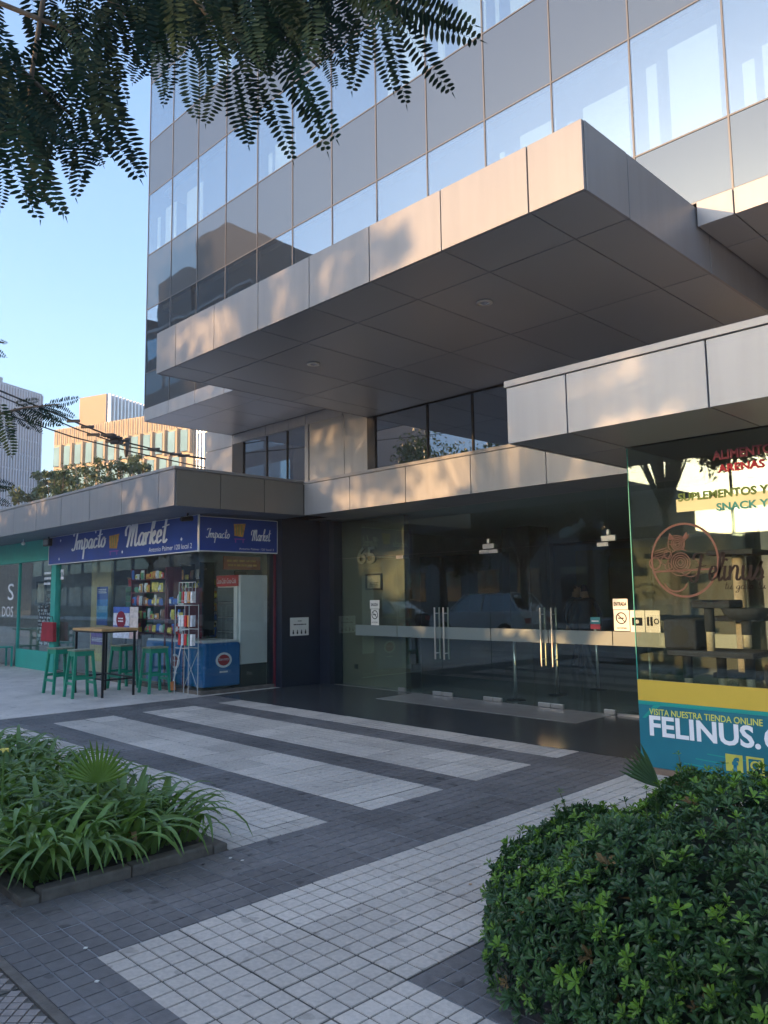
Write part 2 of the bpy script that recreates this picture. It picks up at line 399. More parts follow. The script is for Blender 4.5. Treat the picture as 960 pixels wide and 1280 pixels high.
struct(MB().box(-80, 60, 1.245, 1.285, -.3, .004), 'edging_strip', m_kerb)

pl = struct(MB().box(-40, 30, 1.285, 6.81, -.3, -.022), 'plaza_pavement', m_lightj)
struct(MB().box(-60, -10.905, 1.285, 9.1, -.3, .0), 'concrete_apron', m_conc)
struct(MB().box(-10.905, 12, 6.81, 9.08, -.3, -.001), 'entrance_floor', m_polish)
struct(MB().box(-8.6, -5.15, 8.22, 9.06, -.01, .003), 'threshold', m_thresh)
CELL = .10075
def paver_mesh(nx, ny, dark):
    mb = MB(); W, H = nx*CELL, ny*CELL; g = .0035
    mb.box(-W/2+.001, W/2-.001, -H/2+.001, H/2-.001, -.03, -.0045, 1)
    for i in range(nx):
        for j in range(ny):
            e = .0055
            x0 = -W/2+i*CELL+(e if i == 0 else g); x1 = -W/2+(i+1)*CELL-(e if i == nx-1 else g)
            y0 = -H/2+j*CELL+(e if j == 0 else g); y1 = -H/2+(j+1)*CELL-(e if j == ny-1 else g)
            dz = random.uniform(-.001, .0005); c = .004; k = len(mb.v)
            mb.v += [(x0,y0,-.007),(x1,y0,-.007),(x1,y1,-.007),(x0,y1,-.007),(x0+c*.5,y0+c*.5,dz),(x1-c*.5,y0+c*.5,dz),(x1-c*.5,y1-c*.5,dz),(x0+c*.5,y1-c*.5,dz)]
            mb.f += [(k+4,k+5,k+6,k+7),(k,k+1,k+5,k+4),(k+1,k+2,k+6,k+5),(k+2,k+3,k+7,k+6),(k+3,k,k+4,k+7)]; mb.m += [0]*5
    return mb
PM = {}
def pmesh(nx, ny, dark, var):
    k = (nx, ny, dark, var)
    if k not in PM:
        mb = paver_mesh(nx, ny, dark); PM[k] = (mb, mb.mesh('paver', [m_darkp, m_darkj] if dark else [m_light, m_lightj]))
    return PM[k]
P4 = 4*CELL
def cells(a, b):      # split [a,b] into paver runs of 4 cells and a remainder
    out = []; n = round((b-a)/CELL); x = a
    while n > 0:
        k = min(4, n); out.append((x, k)); x += k*CELL; n -= k
    return out
Y0 = 1.57; X1 = -3.43; X2 = X1-2*P4; XL = X2-14.5*P4
regions = []
ys = lambda k: Y0+k*P4
# light field right of the dark walk
regions.append((X1, X1+11*CELL, ys(0), ys(12), False))
regions.append((X1+11*CELL, X1+11*CELL+5*P4, ys(0), ys(2), False))
regions.append((X1+11*CELL+5*P4, X1+11*CELL+11*P4, ys(0), ys(2), False))
regions.append((X1+11*CELL, X1+11*CELL+P4, ys(2), ys(12), True))
regions.append((X1+11*CELL+P4, X1+11*CELL+6*P4, ys(2), ys(3), True))
regions.append((X1+11*CELL+P4, X1+11*CELL+8*P4, ys(7), ys(12), False))
# dark borders
regions.append((X1, X1+11*CELL+10*P4, Y0-3*CELL+.018, Y0, True))
regions.append((X2, X1, Y0-3*CELL+.018, ys(13), True))
regions.append((XL, X2, Y0-3*CELL+.018, Y0, True))
regions.append((XL-2*P4, XL, Y0-3*CELL+.018, ys(13), True))
# stripes
xb = X2
for k0, k1, dk in ((3,5,False),(5,6,True),(6,8,False),(8,9,True),(9,11,False),(11,12,True),(12,13,False)):
    regions.append((XL, xb, ys(k0), ys(k1), dk))
regions.append((-8.2, xb-.0, ys(0), ys(0), True))
regions.append((XL, X2-30*CELL, ys(0), ys(3), False))
plist = []
for x0, x1, y0, y1, dk in regions:
    for cx_, nx in cells(x0, x1):
        for cy_, ny in cells(y0, y1):
            plist.append((cx_+nx*CELL/2, cy_+ny*CELL/2, nx, ny, dk))
def vis(x, y):
    v = Vector((x, y, -CAMH)); d = v.dot(c_f)
    if d < .3: return False
    px = 480+F*v.dot(c_r)/d; py = 640-F*v.dot(c_u)/d
    return -60 < px < 1020 and py < 1340
plist.sort(key=lambda p: (not vis(p[0], p[1]), math.hypot(p[0], p[1])))
stuff = MB()
for i, (x, y, nx, ny, dk) in enumerate(plist):
    mb, me = pmesh(nx, ny, dk, random.randrange(3))
    if i < 290:
        o = inst('paver', me, pl, (x, y, random.uniform(-.0012, .0012)), rot=(random.gauss(0, .0025), random.gauss(0, .0025), 0))
    else:
        k = len(stuff.v); z = random.uniform(-.0012, .0012); off = 2 if dk else 0
        stuff.v += [(a+x, b+y, c+z) for a, b, c in mb.v]
        stuff.f += [tuple(k+q for q in f) for f in mb.f]; stuff.m += [q+off for q in mb.m]
pf = stuff.build('paver_field', [m_light, m_lightj, m_darkp, m_darkj], pl); pf['kind'] = 'stuff'

# ------------------------------------------------------------------ the office building
B = empty('office_building', (-7, 8, 0), 'glass office block with silver cladding, projecting canopies and ground floor entrance', 'building')
G = .006      # half joint
def front_panels(xs, y, z0, z1, M, name='fascia_panel', depth=.03):
    for a, b in zip(xs[:-1], xs[1:]):
        x0, x1 = min(a, b)+G, max(a, b)-G
        dy = random.uniform(-.001, .001)
        box(name, M, B, x0, x1, y+dy, y+depth, z0, z1, bevel=.003)
def side_panels(x, ys_, z0, z1, M, name='fascia_panel', sgn=1):
    for a, b in zip(ys_[:-1], ys_[1:]):
        box(name, M, B, x-.03*sgn, x+random.uniform(-.001,.001), a+G, b-G, z0, z1, bevel=.003)
def soffit(xs, ys_, z, M, name='soffit_panel'):
    for a, b in zip(xs[:-1], xs[1:]):
        for c, d in zip(ys_[:-1], ys_[1:]):
            dz = random.uniform(-.001, .001)
            box(name, M, B, min(a,b)+G, max(a,b)-G, c+G, d-G, z+dz, z+.02, bevel=.002)
# main canopy
ZC0, ZC1, YC = 4.631, 5.207, 5.066
XC = -2.913
cx = [XC, -3.43, -4.375, -5.32, -6.265, -7.21, -8.155, -9.10, -9.62]
front_panels(cx, YC, ZC0+.0, ZC1, m_panel)
side_panels(XC+.001, [YC+.031, 5.77, 7.39, 9.0], ZC0, ZC1, m_panel)
side_panels(-9.591, [YC+.031, 5.77, 7.39, 9.08], ZC0, ZC1, m_panel, sgn=1)
soffit(cx, [YC+.035, 5.77, 7.39, 9.08], ZC0+.004, m_soffit)
box('canopy_core', m_core, B, -9.585, XC-.035, YC+.034, 9.09, ZC0+.03, ZC1-.02)
box('canopy_cap', m_cap, B, -9.59, XC-.002, YC+.032, 7.05, ZC1-.018, ZC1-.004)
# tower
YT, TZ = 7.082, [4.999, 5.245, 5.965, 7.265, 8.39, 9.67, 10.80, 12.08, 13.2, 14.5, 15.6]
P = .9455
mx_ = [-13.9+P*i for i in range(0, 19)]     # -13.9 .. +3.1
def inter(z0, z1, x0=-13.9, x1=3.1): pass
front_panels([x for x in mx_ if x < -9.5]+[-9.62], YT, TZ[0], TZ[1], m_panel_w)
front_panels([XC+.012]+[x for x in mx_ if x > XC+.2], YT, TZ[0], TZ[1], m_panel_w)
for lv in range(1, 10):
    z0, z1 = TZ[lv], TZ[lv+1]
    for i in range(len(mx_)-1):
        x0, x1 = mx_[i]+.011, mx_[i+1]-.011
        t = random.uniform(-.0015, .0015)
        if lv % 2 == 1:
            mbp = MB().box(x0, x1, YT+.012, YT+.024, z0+.012, z1-.012); mbp.build('spandrel_panel', m_span, B)
        else:
            MB().box(x0, x1, YT+.012, YT+.020, z0+.012, z1-.012).build('window_pane', m_tglass, B)
for i, x in enumerate(mx_):
    box('mullion', m_mull, B, x-.009, x+.009, YT+.004, YT+.05, TZ[1]+.001, TZ[-1])
for z in TZ[1:]:
    box('transom', m_mull, B, -13.88, 3.08, YT+.006, YT+.045, z-.008, z+.008)
# blinds and floors behind the tower glass
m_blind = mat('cream_blind', (.82, .84, .80), .8, var=.03, scale=2)
for (px0, px1, cut0, cut1, lv) in ((0,0,0,0,0),):
    pass
for i in range(len(mx_)-1):
    for lv in (2, 4, 6, 8):
        x0, x1 = mx_[i], mx_[i+1]; z0, z1 = TZ[lv], TZ[lv+1]
        if x0 > -6.5 or random.random() < .35:
            a_, b_ = random.uniform(.28, .46), random.uniform(.02, .12); tp = random.uniform(.20, .42)
            if random.random() < .2: tp += .4
            MB().box(x0+a_, x1-b_, YT+.16, YT+.17, z0+.02, z1-tp).build('blind', m_blind, B)
            if random.random() < .75: MB().box(x0+.10, x0+random.uniform(.15,.22), YT+.16, YT+.17, z0+.02, z1-tp-.08).build('blind', m_blind, B)
for lv in (2, 4, 6, 8):
    box('office_room', m_dark, B, -13.8, 3.05, YT+2.2, YT+2.3, TZ[lv]-.3, TZ[lv+1]+.3)
    box('floor_slab', m_dark, B, -13.8, 3.05, YT+.30, YT+2.2, TZ[lv]-.2, TZ[lv]-.05)
    box('ceiling_slab', m_white, B, -13.8, 3.05, YT+.30, YT+2.2, TZ[lv+1]+.05, TZ[lv+1]+.15)
box('tower_wall', m_panel, B, -13.88, 3.08, YT+2.35, 22, 5.03, 15.6)
box('tower_side_wall', m_panel, B, -13.90, -13.87, YT+.05, YT+2.35, 5.03, 15.6)
box('tower_side_wall', m_panel, B, 3.09, 3.12, YT, YT+2.35, 5.03, 15.6)
soffit([-13.88, -12.95, -12.01, -11.06, -10.12, -9.63], [YT+.035, 7.75, 9.09], TZ[0]+.004, m_soffit_l)
soffit([XC+.016]+[x for x in mx_ if x > XC+.2], [YT+.035, 7.75, 9.09], TZ[0]+.004, m_soffit)
side_panels(-13.87, [YT+.03, 8.1, 9.1], TZ[0], TZ[1], m_panel_w)
box('tower_core', m_core, B, -13.85, -9.60, YT+.034, 9.09, TZ[0]+.03, TZ[1]-.02)
box('tower_core', m_core, B, XC+.02, 3.05, YT+.034, 9.09, TZ[0]+.03, TZ[1]-.02)
# second-floor wall at y = 9.1
Y2 = 9.10
def wallp(x0, x1, z0, z1, M=m_panel_w, y=Y2, name='wall_panel'): box(name, M, B, x0+.004, x1-.004, y, y+.04, z0, z1, bevel=.003)
wallp(-14.93, -13.87, 3.4, 4.76); wallp(-14.93, -13.87, 4.772, 5.24); wallp(-13.865, -13.87+1.2, 4.80, 4.998); 
for a, b in ((-12.66,-11.9),(-11.89,-11.38),(-11.375,-10.30),(-10.29,-9.63)): wallp(a, b, 4.80, 4.998)
box('white_wall_core', m_panel_w, B, -14.92, -13.87, Y2+.045, 12, 3.0, 6.4)
# left window
box('window_frame', m_black, B, -13.865, -13.46, Y2-.0, Y2+.06, 3.4, 4.795)
for a, b in ((-13.455,-12.66),(-12.64,-11.98),(-11.96,-11.38)):
    MB().box(a, b, Y2+.03, Y2+.04, 3.4, 4.79).build('window_pane', m_2f, B)
for x in (-12.65, -11.97): box('mullion', m_black, B, x-.012, x+.012, Y2+.01, Y2+.07, 3.4, 4.79)
box('window_trim', m_panel_w, B, -11.375, -11.27, Y2-.02, Y2+.05, 3.4, 4.795)
wallp(-11.26, -10.27, 3.4, 4.795); wallp(-10.265, -9.66, 3.4, 4.795)
box('window_frame', m_black, B, -9.655, -9.47, Y2, Y2+.06, 3.4, 4.63)
for a, b in ((-9.465,-8.27),(-8.245,-7.34),(-7.315,-6.0),(-5.975,-4.8),(-4.775,-3.0)):
    MB().box(a, b, Y2+.03, Y2+.04, 3.4, 4.62).build('window_pane', m_2f, B)
for x in (-8.257, -7.327, -5.987, -4.787): box('mullion', m_black, B, x-.013, x+.013, Y2+.01, Y2+.07, 3.4, 4.62)
box('room_back', m_dark, B, -13.8, -2.9, Y2+1.5, Y2+1.6, 3.3, 5.0)
box('room_floor', m_dark, B, -13.85, 3, Y2+.2, 22, 3.0, 3.35)
wallp(-2.99, 3.1, 3.4, 4.99, m_panel)
# low canopy over the entrance
YL, ZL0, ZL1 = 8.10, 2.90, 3.425
front_panels([-10.165, -9.015, -7.79, -6.565, -5.36, -4.16, -2.9], YL, ZL0, ZL1, m_panel_w)
box('canopy_cap', m_cap, B, -10.16, -2.9, YL-.012, YL+.05, ZL1+.006, ZL1+.055, bevel=.004)
box('canopy_core', m_core, B, -10.3, 3.0, YL+.034, Y2-.01, ZL0+.03, ZL1-.01)
box('canopy_roof', m_conc, B, -10.3, 3.0, YL+.055, Y2-.005, ZL1-.005, ZL1+.03)
soffit([-10.165, -9.015, -7.79, -6.565, -5.36, -4.16, -2.9], [YL+.035, Y2-.02], ZL0+.004, m_soffit)
# market canopy
YM, XM, ZM1 = 5.68, -10.167, 3.44
front_panels([XM]+[-10.64-1.215*i for i in range(0, 30)], YM, ZL0, ZM1, m_panel)
side_panels(XM, [YM+.031, 6.47, 7.29, 8.095], ZL0, ZM1, mat('warm_aluminium', (.20,.19,.175), .36, .45, var=.03, objvar=.04))
box('canopy_cap', m_cap, B, -46, XM+.012, YM-.012, YM+.05, ZM1+.006, ZM1+.05, bevel=.004)
box('canopy_cap', m_cap, B, XM-.05, XM+.012, YM+.052, 8.085, ZM1+.006, ZM1+.05, bevel=.004)
box('canopy_core', m_core, B, -45.8, XM-.035, YM+.034, 8.2, ZL0+.03, ZM1-.01)
box('canopy_roof', m_conc, B, -45.8, XM-.052, YM+.052, 12, ZM1-.004, ZM1+.02)
soffit([XM-.035]+[-10.64-1.215*i for i in range(0, 30)], [YM+.035, 6.64, 8.2], ZL0+.004, mat('blue_grey_soffit', (.13,.16,.20), .5, .2, objvar=.03))
# right fascia above the pet shop
YR, XR, ZR0, ZR1 = 5.44, -3.985, 2.85, 3.345
front_panels([XR, -3.38, -2.22, -1.06, .10, 1.26, 2.42, 3.1], YR, ZR0, ZR1, m_panel_w)
box('canopy_cap', m_cap, B, XR-.012, 3.1, YR-.014, YR+.06, ZR1+.006, ZR1+.065, bevel=.004)
side_panels(XR+.03, [YR+.031, 6.6, 8.09], ZR0, ZR1, m_panel_w, sgn=1)
box('canopy_core', m_core, B, XR+.035, 3.05, YR+.034, 8.09, ZR0+.03, ZR1-.02)
box('canopy_roof', m_conc, B, XR+.0, 3.1, YR+.062, 8.09, ZR1-.015, ZR1+.03)
soffit([XR+.035, -3.38, -2.22, -1.06, .10, 1.26, 2.42, 3.1], [YR+.035, 6.415], ZR0+.004, m_soffit)
soffit([XR+.035, -3.40], [6.42, 8.09], ZR0+.004, m_soffit)

# lobby glazing -----------------------------------------------------------
YG = 9.10
seams = [-10.57, -8.99, -8.03, -7.07, -6.08, -5.11, -3.42]
for i, (a, b) in enumerate(zip(seams[:-1], seams[1:])):
    door = i in (1, 2, 3, 4)
    nm = 'glass_door' if door else 'glass_panel'
    g_ = MB().box(a+.005, b-.005, YG, YG+.010, .012, 2.20).build(nm, m_lob, B)
    MB().box(a+.004, b-.004, YG, YG+.010, 2.212, 2.895).build('transom_glass', m_lob, B)
    x0 = a+.005 if i else -10.0
    MB().box(x0, b-.008, YG-.0035, YG-.001, .87, 1.05).build('frosted_band', m_frost, g_)
    if door:
        hx = b-.09 if i in (1, 3) else a+.09
        for sg in (-1, 1):
            yy = YG+.005+sg*.055
            h = MB().tube([(hx, yy, .555), (hx, yy, 1.35)], .013, 10)
            for zz in (.65, 1.26): h.tube([(hx, YG+.005+sg*.006, zz), (hx, yy, zz)], .008, 8)
            h.build('handle', m_steel, g_)
        fx0, fx1 = ((a+.006, a+.165) if i in (1, 3) else (b-.165, b-.006))
        MB().box(fx0, fx1, YG-.013, YG+.023, 2.145, 2.198).build('patch_fitting', m_steel, g_, bevel=.003)
        MB().box(fx0, fx1, YG-.013, YG+.023, .004, .06).build('patch_fitting', m_steel, g_, bevel=.003)
        fx0, fx1 = ((b-.20, b-.006) if i in (1, 3) else (a+.006, a+.20))
        MB().box(fx0, fx1, YG-.013, YG+.023, .004, .06).build('patch_fitting', m_steel, g_, bevel=.003)
for x in (-7.07, -5.11):
    box('patch_fitting', m_steel, B, x-.10, x+.10, YG-.013, YG+.023, 2.214, 2.285, bevel=.003)
    box('spigot', m_steel, B, x-.018, x+.018, YG-.02, YG+.03, 2.29, 2.36, bevel=.004)
box('glass_sill', m_steel, B, -5.08, -3.42, YG-.02, YG+.03, .0, .028)
# lobby interior
struct(MB().box(-12.2, 3, YG+.03, 19, -.3, -.002), 'lobby_floor', m_lobfloor)
box('lobby_wall', m_beige, B, -10.60, -9.02, YG+.22, YG+.34, 0, 2.9)
box('lobby_wall', mat('lobby_back_wall', (.17,.165,.15), .5, var=.1, scale=1), B, -12.2, 3, 18.5, 18.7, 0, 3.0)
box('lobby_wall', mat('lobby_side_wall', (.36,.34,.30), .6, var=.1), B, -12.2, -12.1, YG+.4, 18.5, 0, 3.0)
box('lobby_wall', m_dark, B, 2.9, 3, YG-.1, 18.5, 0, 3.0)
box('lobby_ceiling', mat('lobby_ceiling', (.45,.45,.43), .7), B, -12.2, 3, YG+.02, 18.6, 2.93, 2.98)
box('lobby_column', mat('stone_column', (.13,.12,.10), .4, var=.2), B, -9.9, -9.2, 13.2, 13.9, 0, 2.93)
box('lobby_column', mat('stone_column_b', (.13,.12,.10), .4, var=.2), B, -5.0, -4.3, 13.8, 14.5, 0, 2.93)
MB().box(-10.6, -8.4, 11.4, 11.41, .0, 2.3).build('green_glass_partition', glass('green_glass', (.2,.5,.38), (.5,.8,.7), .02, 1.5, 0), B)
box('reception_wall', mat('ochre_wall', (.22,.17,.06), .6, var=.2, scale=2), B, -10.6, -8.6, 17.2, 17.3, .9, 2.6)
# navy pier between shop and lobby
box('navy_pier', m_navy, B, -11.3, -10.86, 8.16, 9.02, 0, 2.92)
box('navy_jamb', m_navy, B, -10.85, -10.575, 9.0, 9.3, 0, 2.9)
# market glazing -----------------------------------------------------------
YS, XS = 6.72, -11.04
sx_ = [XS, -12.02, -13.0, -14.0, -15.05, -16.1, -16.92]
for a, b in zip(sx_[:-1], sx_[1:]):
    MB().box(b+.006, a-.006, YS, YS+.01, .07, 2.33).build('shop_window', m_shop, B)
MB().box(XS-.012, XS-.002, YS+.016, 7.16, .07, 2.3).build('shop_window', m_shop, B)
MB().box(XS-.012, XS-.002, 7.172, 8.12, .07, 2.3).build('shop_window', m_shop, B)
box('shop_plinth', m_kerb, B, -16.93, XS+.02, YS-.03, YS+.05, -.001, .06)
box('shop_plinth', m_kerb, B, XS-.05, XS+.02, YS+.052, 8.12, -.001, .06)
box('shop_post', m_maroon, B, XS-.03, XS+.01, 8.125, 8.158, 0, 2.31)
box('teal_pilaster', m_teal, B, -17.18, -16.935, YS-.06, YS+.06, 0, 2.62, bevel=.004)
# teal shop
box('teal_header', m_teal, B, -45, -17.19, YS-.04, YS+.05, 2.43, 2.9)
box('teal_base_panel', m_teal, B, -19.25, -17.19, YS-.03, YS+.05, .0, .42, bevel=.004)
for a, b in ((-19.25,-17.19),(-21.5,-19.26),(-24,-21.51),(-27,-24.01),(-32,-27.01),(-38,-32.01),(-44.8,-38.01)):
    MB().box(a+.01, b-.01, YS+.01, YS+.02, (.425 if a == -19.25 else .03), 2.425).build('shop_window', m_shop, B)
for x in (-19.255, -21.505): box('teal_post', m_teal, B, x-.02, x+.02, YS-.02, YS+.04, .0, 2.43)
m_room = mat('shop_room', (.36,.36,.35), .7, var=.15)
box('shop_back_wall', m_room, B, -45, -11.3, 10.2, 10.3, 0, 2.9)
box('shop_party_wall', m_room, B, -45, -44.9, 6.6, 10.2, 0, 2.9)
box('shop_party_wall', m_room, B, -17.1, -17.0, YS+.07, 10.2, 0, 2.9)
box('shop_party_wall', m_room, B, -11.42, -11.31, 8.3, 10.2, 0, 2.9)
box('shop_ceiling', m_white, B, -45, -11.3, 8.21, 10.3, 2.85, 2.89)
struct(MB().box(-45, -11.06, YS+.06, 10.2, -.01, .006), 'shop_floor', mat('shop_floor', (.20,.19,.18), .4, var=.1))

def skyline_dir(px, py): return ray(px, py)
# ------------------------------------------------------------------ downlights under the canopy
def downlight(x, y, z, lab):
    o = empty('downlight', (x, y, z), lab, 'downlight', 'recessed downlights in the main canopy')
    MB().lathe([(.05,.0),(.085,-.002),(.09,-.012),(.055,-.016),(.05,-.0)], (x, y, z), 20).build('trim_ring', m_steel, o, smooth=True)
    MB().lathe([(.0,-.022),(.025,-.018),(.045,-.004)], (x, y, z), 16).build('bulb', mat('bulb_glass', (.35,.36,.38), .2), o, smooth=True)
downlight(-7.80, 6.38, ZC0+.003, 'round recessed downlight nearer the far left end of the big canopy soffit')
downlight(-4.89, 6.34, ZC0+.003, 'round recessed downlight in the middle right of the dark canopy soffit')

# ------------------------------------------------------------------ signs
U, V = Vector((1, 0, 0)), Vector((0, 0, 1)); UY = Vector((0, 1, 0))
def put(fn, body, M, par, y, px0, py0, px1, ptop, **k):
    """lettering on the plane y=const between two pixels of its lower-left and right ends"""
    a = at_y(px0, py0, y); b = at_y(px1, py0, y); t = at_y(px0, ptop, y)
    return fn(body, M, par, (a.x, y, a.z), U, V, b.x-a.x, t.z-a.z, **k)
SY = 6.60
s1 = empty('shop_sign', (-14.1, SY, 2.3), 'long blue sign board reading Impacto Market facing the plaza', 'sign')
box('sign_board', m_signblue, s1, -17.19, -11.02, SY, SY+.07, 2.315, 2.895)
box('sign_frame', m_whitem, s1, -17.2, -11.0, SY-.006, SY+.01, 2.296, 2.313)
box('sign_frame', m_whitem, s1, -17.2, -11.0, SY-.003, SY+.01, 2.890, 2.898)
box('sign_frame', m_whitem, s1, -17.203, -17.188, SY-.008, SY+.012, 2.296, 2.9)
put(script, 'Impacto', m_letter, s1, SY, 89, 700.5, 132.5, 666, pen=.24)
put(script, 'Market', m_letter, s1, SY, 156, 685, 212, 653, pen=.22)
m_cart = mat('orange_cart_print', (.55,.28,.06), .5, var=.3, scale=14); m_cart2 = mat('purple_cart_print', (.25,.08,.35), .5)
def cart(par, o, u, w_, h_, M1=m_cart, M2=m_cart2):
    o = Vector(o); u = Vector(u); n_ = u.cross(V)
    P = lambda a, b, e: tuple(o+u*(a*w_)+V*(b*h_)+n_*e)
    mb = MB(); mb.quad(P(.05,.95,.004), P(.1,.35,.004), P(.8,.30,.004), P(1.0,1.0,.004)); mb.build('cart_basket', M1, par)
    mb = MB()
    for a in (.22,.42,.62): mb.quad(P(a,.9,.006), P(a+.02,.42,.006), P(a+.08,.42,.006), P(a+.07,.9,.006))
    mb.build('cart_items', mat('green_cart_print', (.20,.30,.08), .5), par)
    mb = MB(); mb.quad(P(.1,.22,.004), P(.1,.16,.004), P(.95,.16,.004), P(.95,.22,.004))
    for a in (.15,.75): mb.quad(P(a,.17,.005), P(a,0,.005), P(a+.1,0,.005), P(a+.1,.17,.005))
    mb.build('cart_base', M2, par)
a = at_y(135.5, 694.5, SY); b = at_y(149.5, 667, SY)
cart(s1, (a.x, SY, a.z), U, b.x-a.x, b.z-a.z)
put(text, 'Antonio Palmer 120 local 2', m_letter, s1, SY, 186, 690.5, 240, 684.5)
stars = MB()
for px_, py_ in ((74,699),(76,676),(153,690),(227,674),(163,664),(120,665)):
    c = at_y(px_, py_, SY); stars.quad((c.x-.035,SY-.004,c.z),(c.x,SY-.004,c.z-.035),(c.x+.035,SY-.004,c.z),(c.x,SY-.004,c.z+.035))
stars.build('star_print', m_letter, s1)
SX = -10.99
s2 = empty('shop_sign', (SX, 7.4, 2.3), 'shorter blue Impacto Market sign board on the shaded side of the shop', 'sign')
m_letter2 = m_letter
box('sign_board', m_signblue, s2, SX-.07, SX, 6.605, 8.155, 2.315, 2.87)
box('sign_frame', m_whitem, s2, SX-.02, SX+.006, 6.60, 8.158, 2.296, 2.313)
box('sign_frame', m_whitem, s2, SX-.02, SX+.005, 8.150, 8.160, 2.314, 2.872)
box('sign_frame', m_whitem, s2, SX-.035, SX+.008, 6.588, 6.604, 2.29, 2.895)
box('sign_frame', m_whitem, s2, SX-.02, SX+.004, 6.606, 8.149, 2.862, 2.874)
script('Impacto', m_letter, s2, (SX, 6.72, 2.44), UY, V, .46, .24, pen=.2)
script('Market', m_letter, s2, (SX, 7.60, 2.50), UY, V, .42, .22, pen=.2)
cart(s2, (SX, 7.24, 2.46), UY, .25, .33)
text('Antonio Palmer 120 local 2', m_letter, s2, (SX, 7.36, 2.345), UY, V, .72, .035)

# small fittings under the market canopy
fl = empty('floodlight', (-16.95, 6.45, 2.72), 'small square black floodlight under the shop canopy at the teal post', 'floodlight')
box('housing', m_black, fl, -17.13, -16.82, 6.44, 6.52, 2.70, 2.86, bevel=.006)
box('lens', mat('lamp_lens', (.25,.27,.28), .2), fl, -17.09, -16.86, 6.434, 6.439, 2.73, 2.83)
MB().tube([(-16.97,6.50,2.86),(-16.97,6.50,2.904)], .015, 6).build('bracket', m_black, fl)
sn = empty('security_sensor', (-17.9, 6.3, 2.8), 'small white hanging sensor under the canopy left of the floodlight', 'sensor')
MB().tube([(-17.9,6.3,2.904),(-17.9,6.3,2.84)], .012, 6).build('stem', m_whitem, sn)
MB().lathe([(.0,-.05),(.035,-.04),(.045,.0),(.02,.03)], (-17.9,6.3,2.81), 12).build('dome', m_whitem, sn, smooth=True)
sc_ = empty('security_camera', (-11.05, 6.42, 2.8), 'black bullet camera hanging at the corner above the blue sign', 'camera')
MB().tube([(-11.05,6.42,2.904),(-11.05,6.42,2.86)], .014, 6).build('bracket', m_black, sc_)
MB().tube([(-11.05,6.30,2.80),(-11.05,6.50,2.83)], [.035,.045], 12).build('body', m_black, sc_)

# notices ---------------------------------------------------------------
def flat(name, M, par, x0, x1, y, z0, z1, t=.003): return box(name, M, par, x0, x1, y, y+t, z0, z1)
def ring(par, M, c, r0, r1, u=U, n=28, off=.003, name='ring', sx=1.0):
    mb = MB(); c = Vector(c); nn = u.cross(V)
    P = lambda r_, a: tuple(c+u*(r_*math.cos(a)*sx)+V*(r_*math.sin(a))+nn*off)
    for i in range(n):
        a, b = 2*math.pi*i/n, 2*math.pi*(i+1)/n
        if r0 <= 0: mb.quad(tuple(c+nn*off), P(r1, a), P(r1, b))
        else: mb.quad(P(r0, a), P(r1, a), P(r1, b), P(r0, b))
    return mb.build(name, M, par)
def nosmoke(par, x, y, z, r_):
    ring(par, m_ink, (x, y, z), r_*.82, r_, name='prohibition_ring')
    MB().quad((x-r_*.66,y-.0035,z+r_*.56),(x-r_*.56,y-.0035,z+r_*.66),(x+r_*.66,y-.0035,z-r_*.56),(x+r_*.56,y-.0035,z-r_*.66)).build('slash', m_ink, par)
    MB().quad((x-r_*.55,y-.003,z-r_*.1),(x+r_*.45,y-.003,z-r_*.1),(x+r_*.45,y-.003,z+r_*.1),(x-r_*.55,y-.003,z+r_*.1)).build('cigarette', m_ink, par)
YN = YG-.006
n1 = empty('exit_notice', (-9.5, YN, 1.25), 'white SALIDA and no smoking notice on the glass left of the doors', 'notice')
flat('paper', m_paper, n1, -9.63, -9.40, YN, 1.325, 1.47); flat('paper', m_paper, n1, -9.605, -9.415, YN, 1.05, 1.318)
text('SALIDA', m_ink, n1, (-9.60, YN, 1.37), U, V, .17, .05, bold=.02)
nosmoke(n1, -9.51, YN, 1.225, .075)
text('NO FUMAR', m_ink, n1, (-9.58, YN, 1.085), U, V, .14, .025)
n2 = empty('entry_notice', (-4.98, YN, 1.2), 'white ENTRADA and no smoking notice on the glass beside the pet shop', 'notice')
flat('paper', m_paper, n2, -5.085, -4.88, YN, 1.33, 1.465); flat('paper', m_paper, n2, -5.08, -4.865, YN, 1.06, 1.323)
text('ENTRADA', m_ink, n2, (-5.07, YN, 1.375), U, V, .175, .05, bold=.02)
nosmoke(n2, -4.975, YN, 1.22, .075)
text('NO FUMAR', m_ink, n2, (-5.04, YN, 1.085), U, V, .135, .022)
n3 = empty('mask_notice', (-4.75, YN, 1.2), 'pale notice with a dark pictogram just right of the no smoking notice', 'notice')
flat('paper', m_paper, n3, -4.855, -4.66, YN, 1.05, 1.32)
flat('pictogram', m_ink, n3, -4.83, -4.69, YN-.003, 1.13, 1.23, .002)
ring(n3, m_paper, (-4.76, YN-.003, 1.18), 0, .025, name='pictogram_face')
n4 = empty('distance_notice', (-4.55, YN, 1.2), 'pale notice with standing figure pictograms at the pet shop corner', 'notice')
flat('paper', m_paper, n4, -4.65, -4.46, YN, 1.05, 1.32)
ring(n4, m_ink, (-4.505, YN, 1.185), .022, .035, name='pictogram_head')
for k in (0, 1): flat('pictogram_figure', m_ink, n4, -4.63+k*.045, -4.60+k*.045, YN-.003, 1.13, 1.24, .002)
n5 = empty('payment_sticker', (-5.3, YN, 1.15), 'small teal and red sticker low on the right glass door', 'sticker')
flat('sticker_base', mat('sticker_teal', (.02,.18,.2), .5), n5, -5.42, -5.28, YN, 1.14, 1.23)
flat('sticker_stripe', mat('sticker_red', (.35,.03,.05), .5), n5, -5.42, -5.28, YN-.002, 1.075, 1.137)
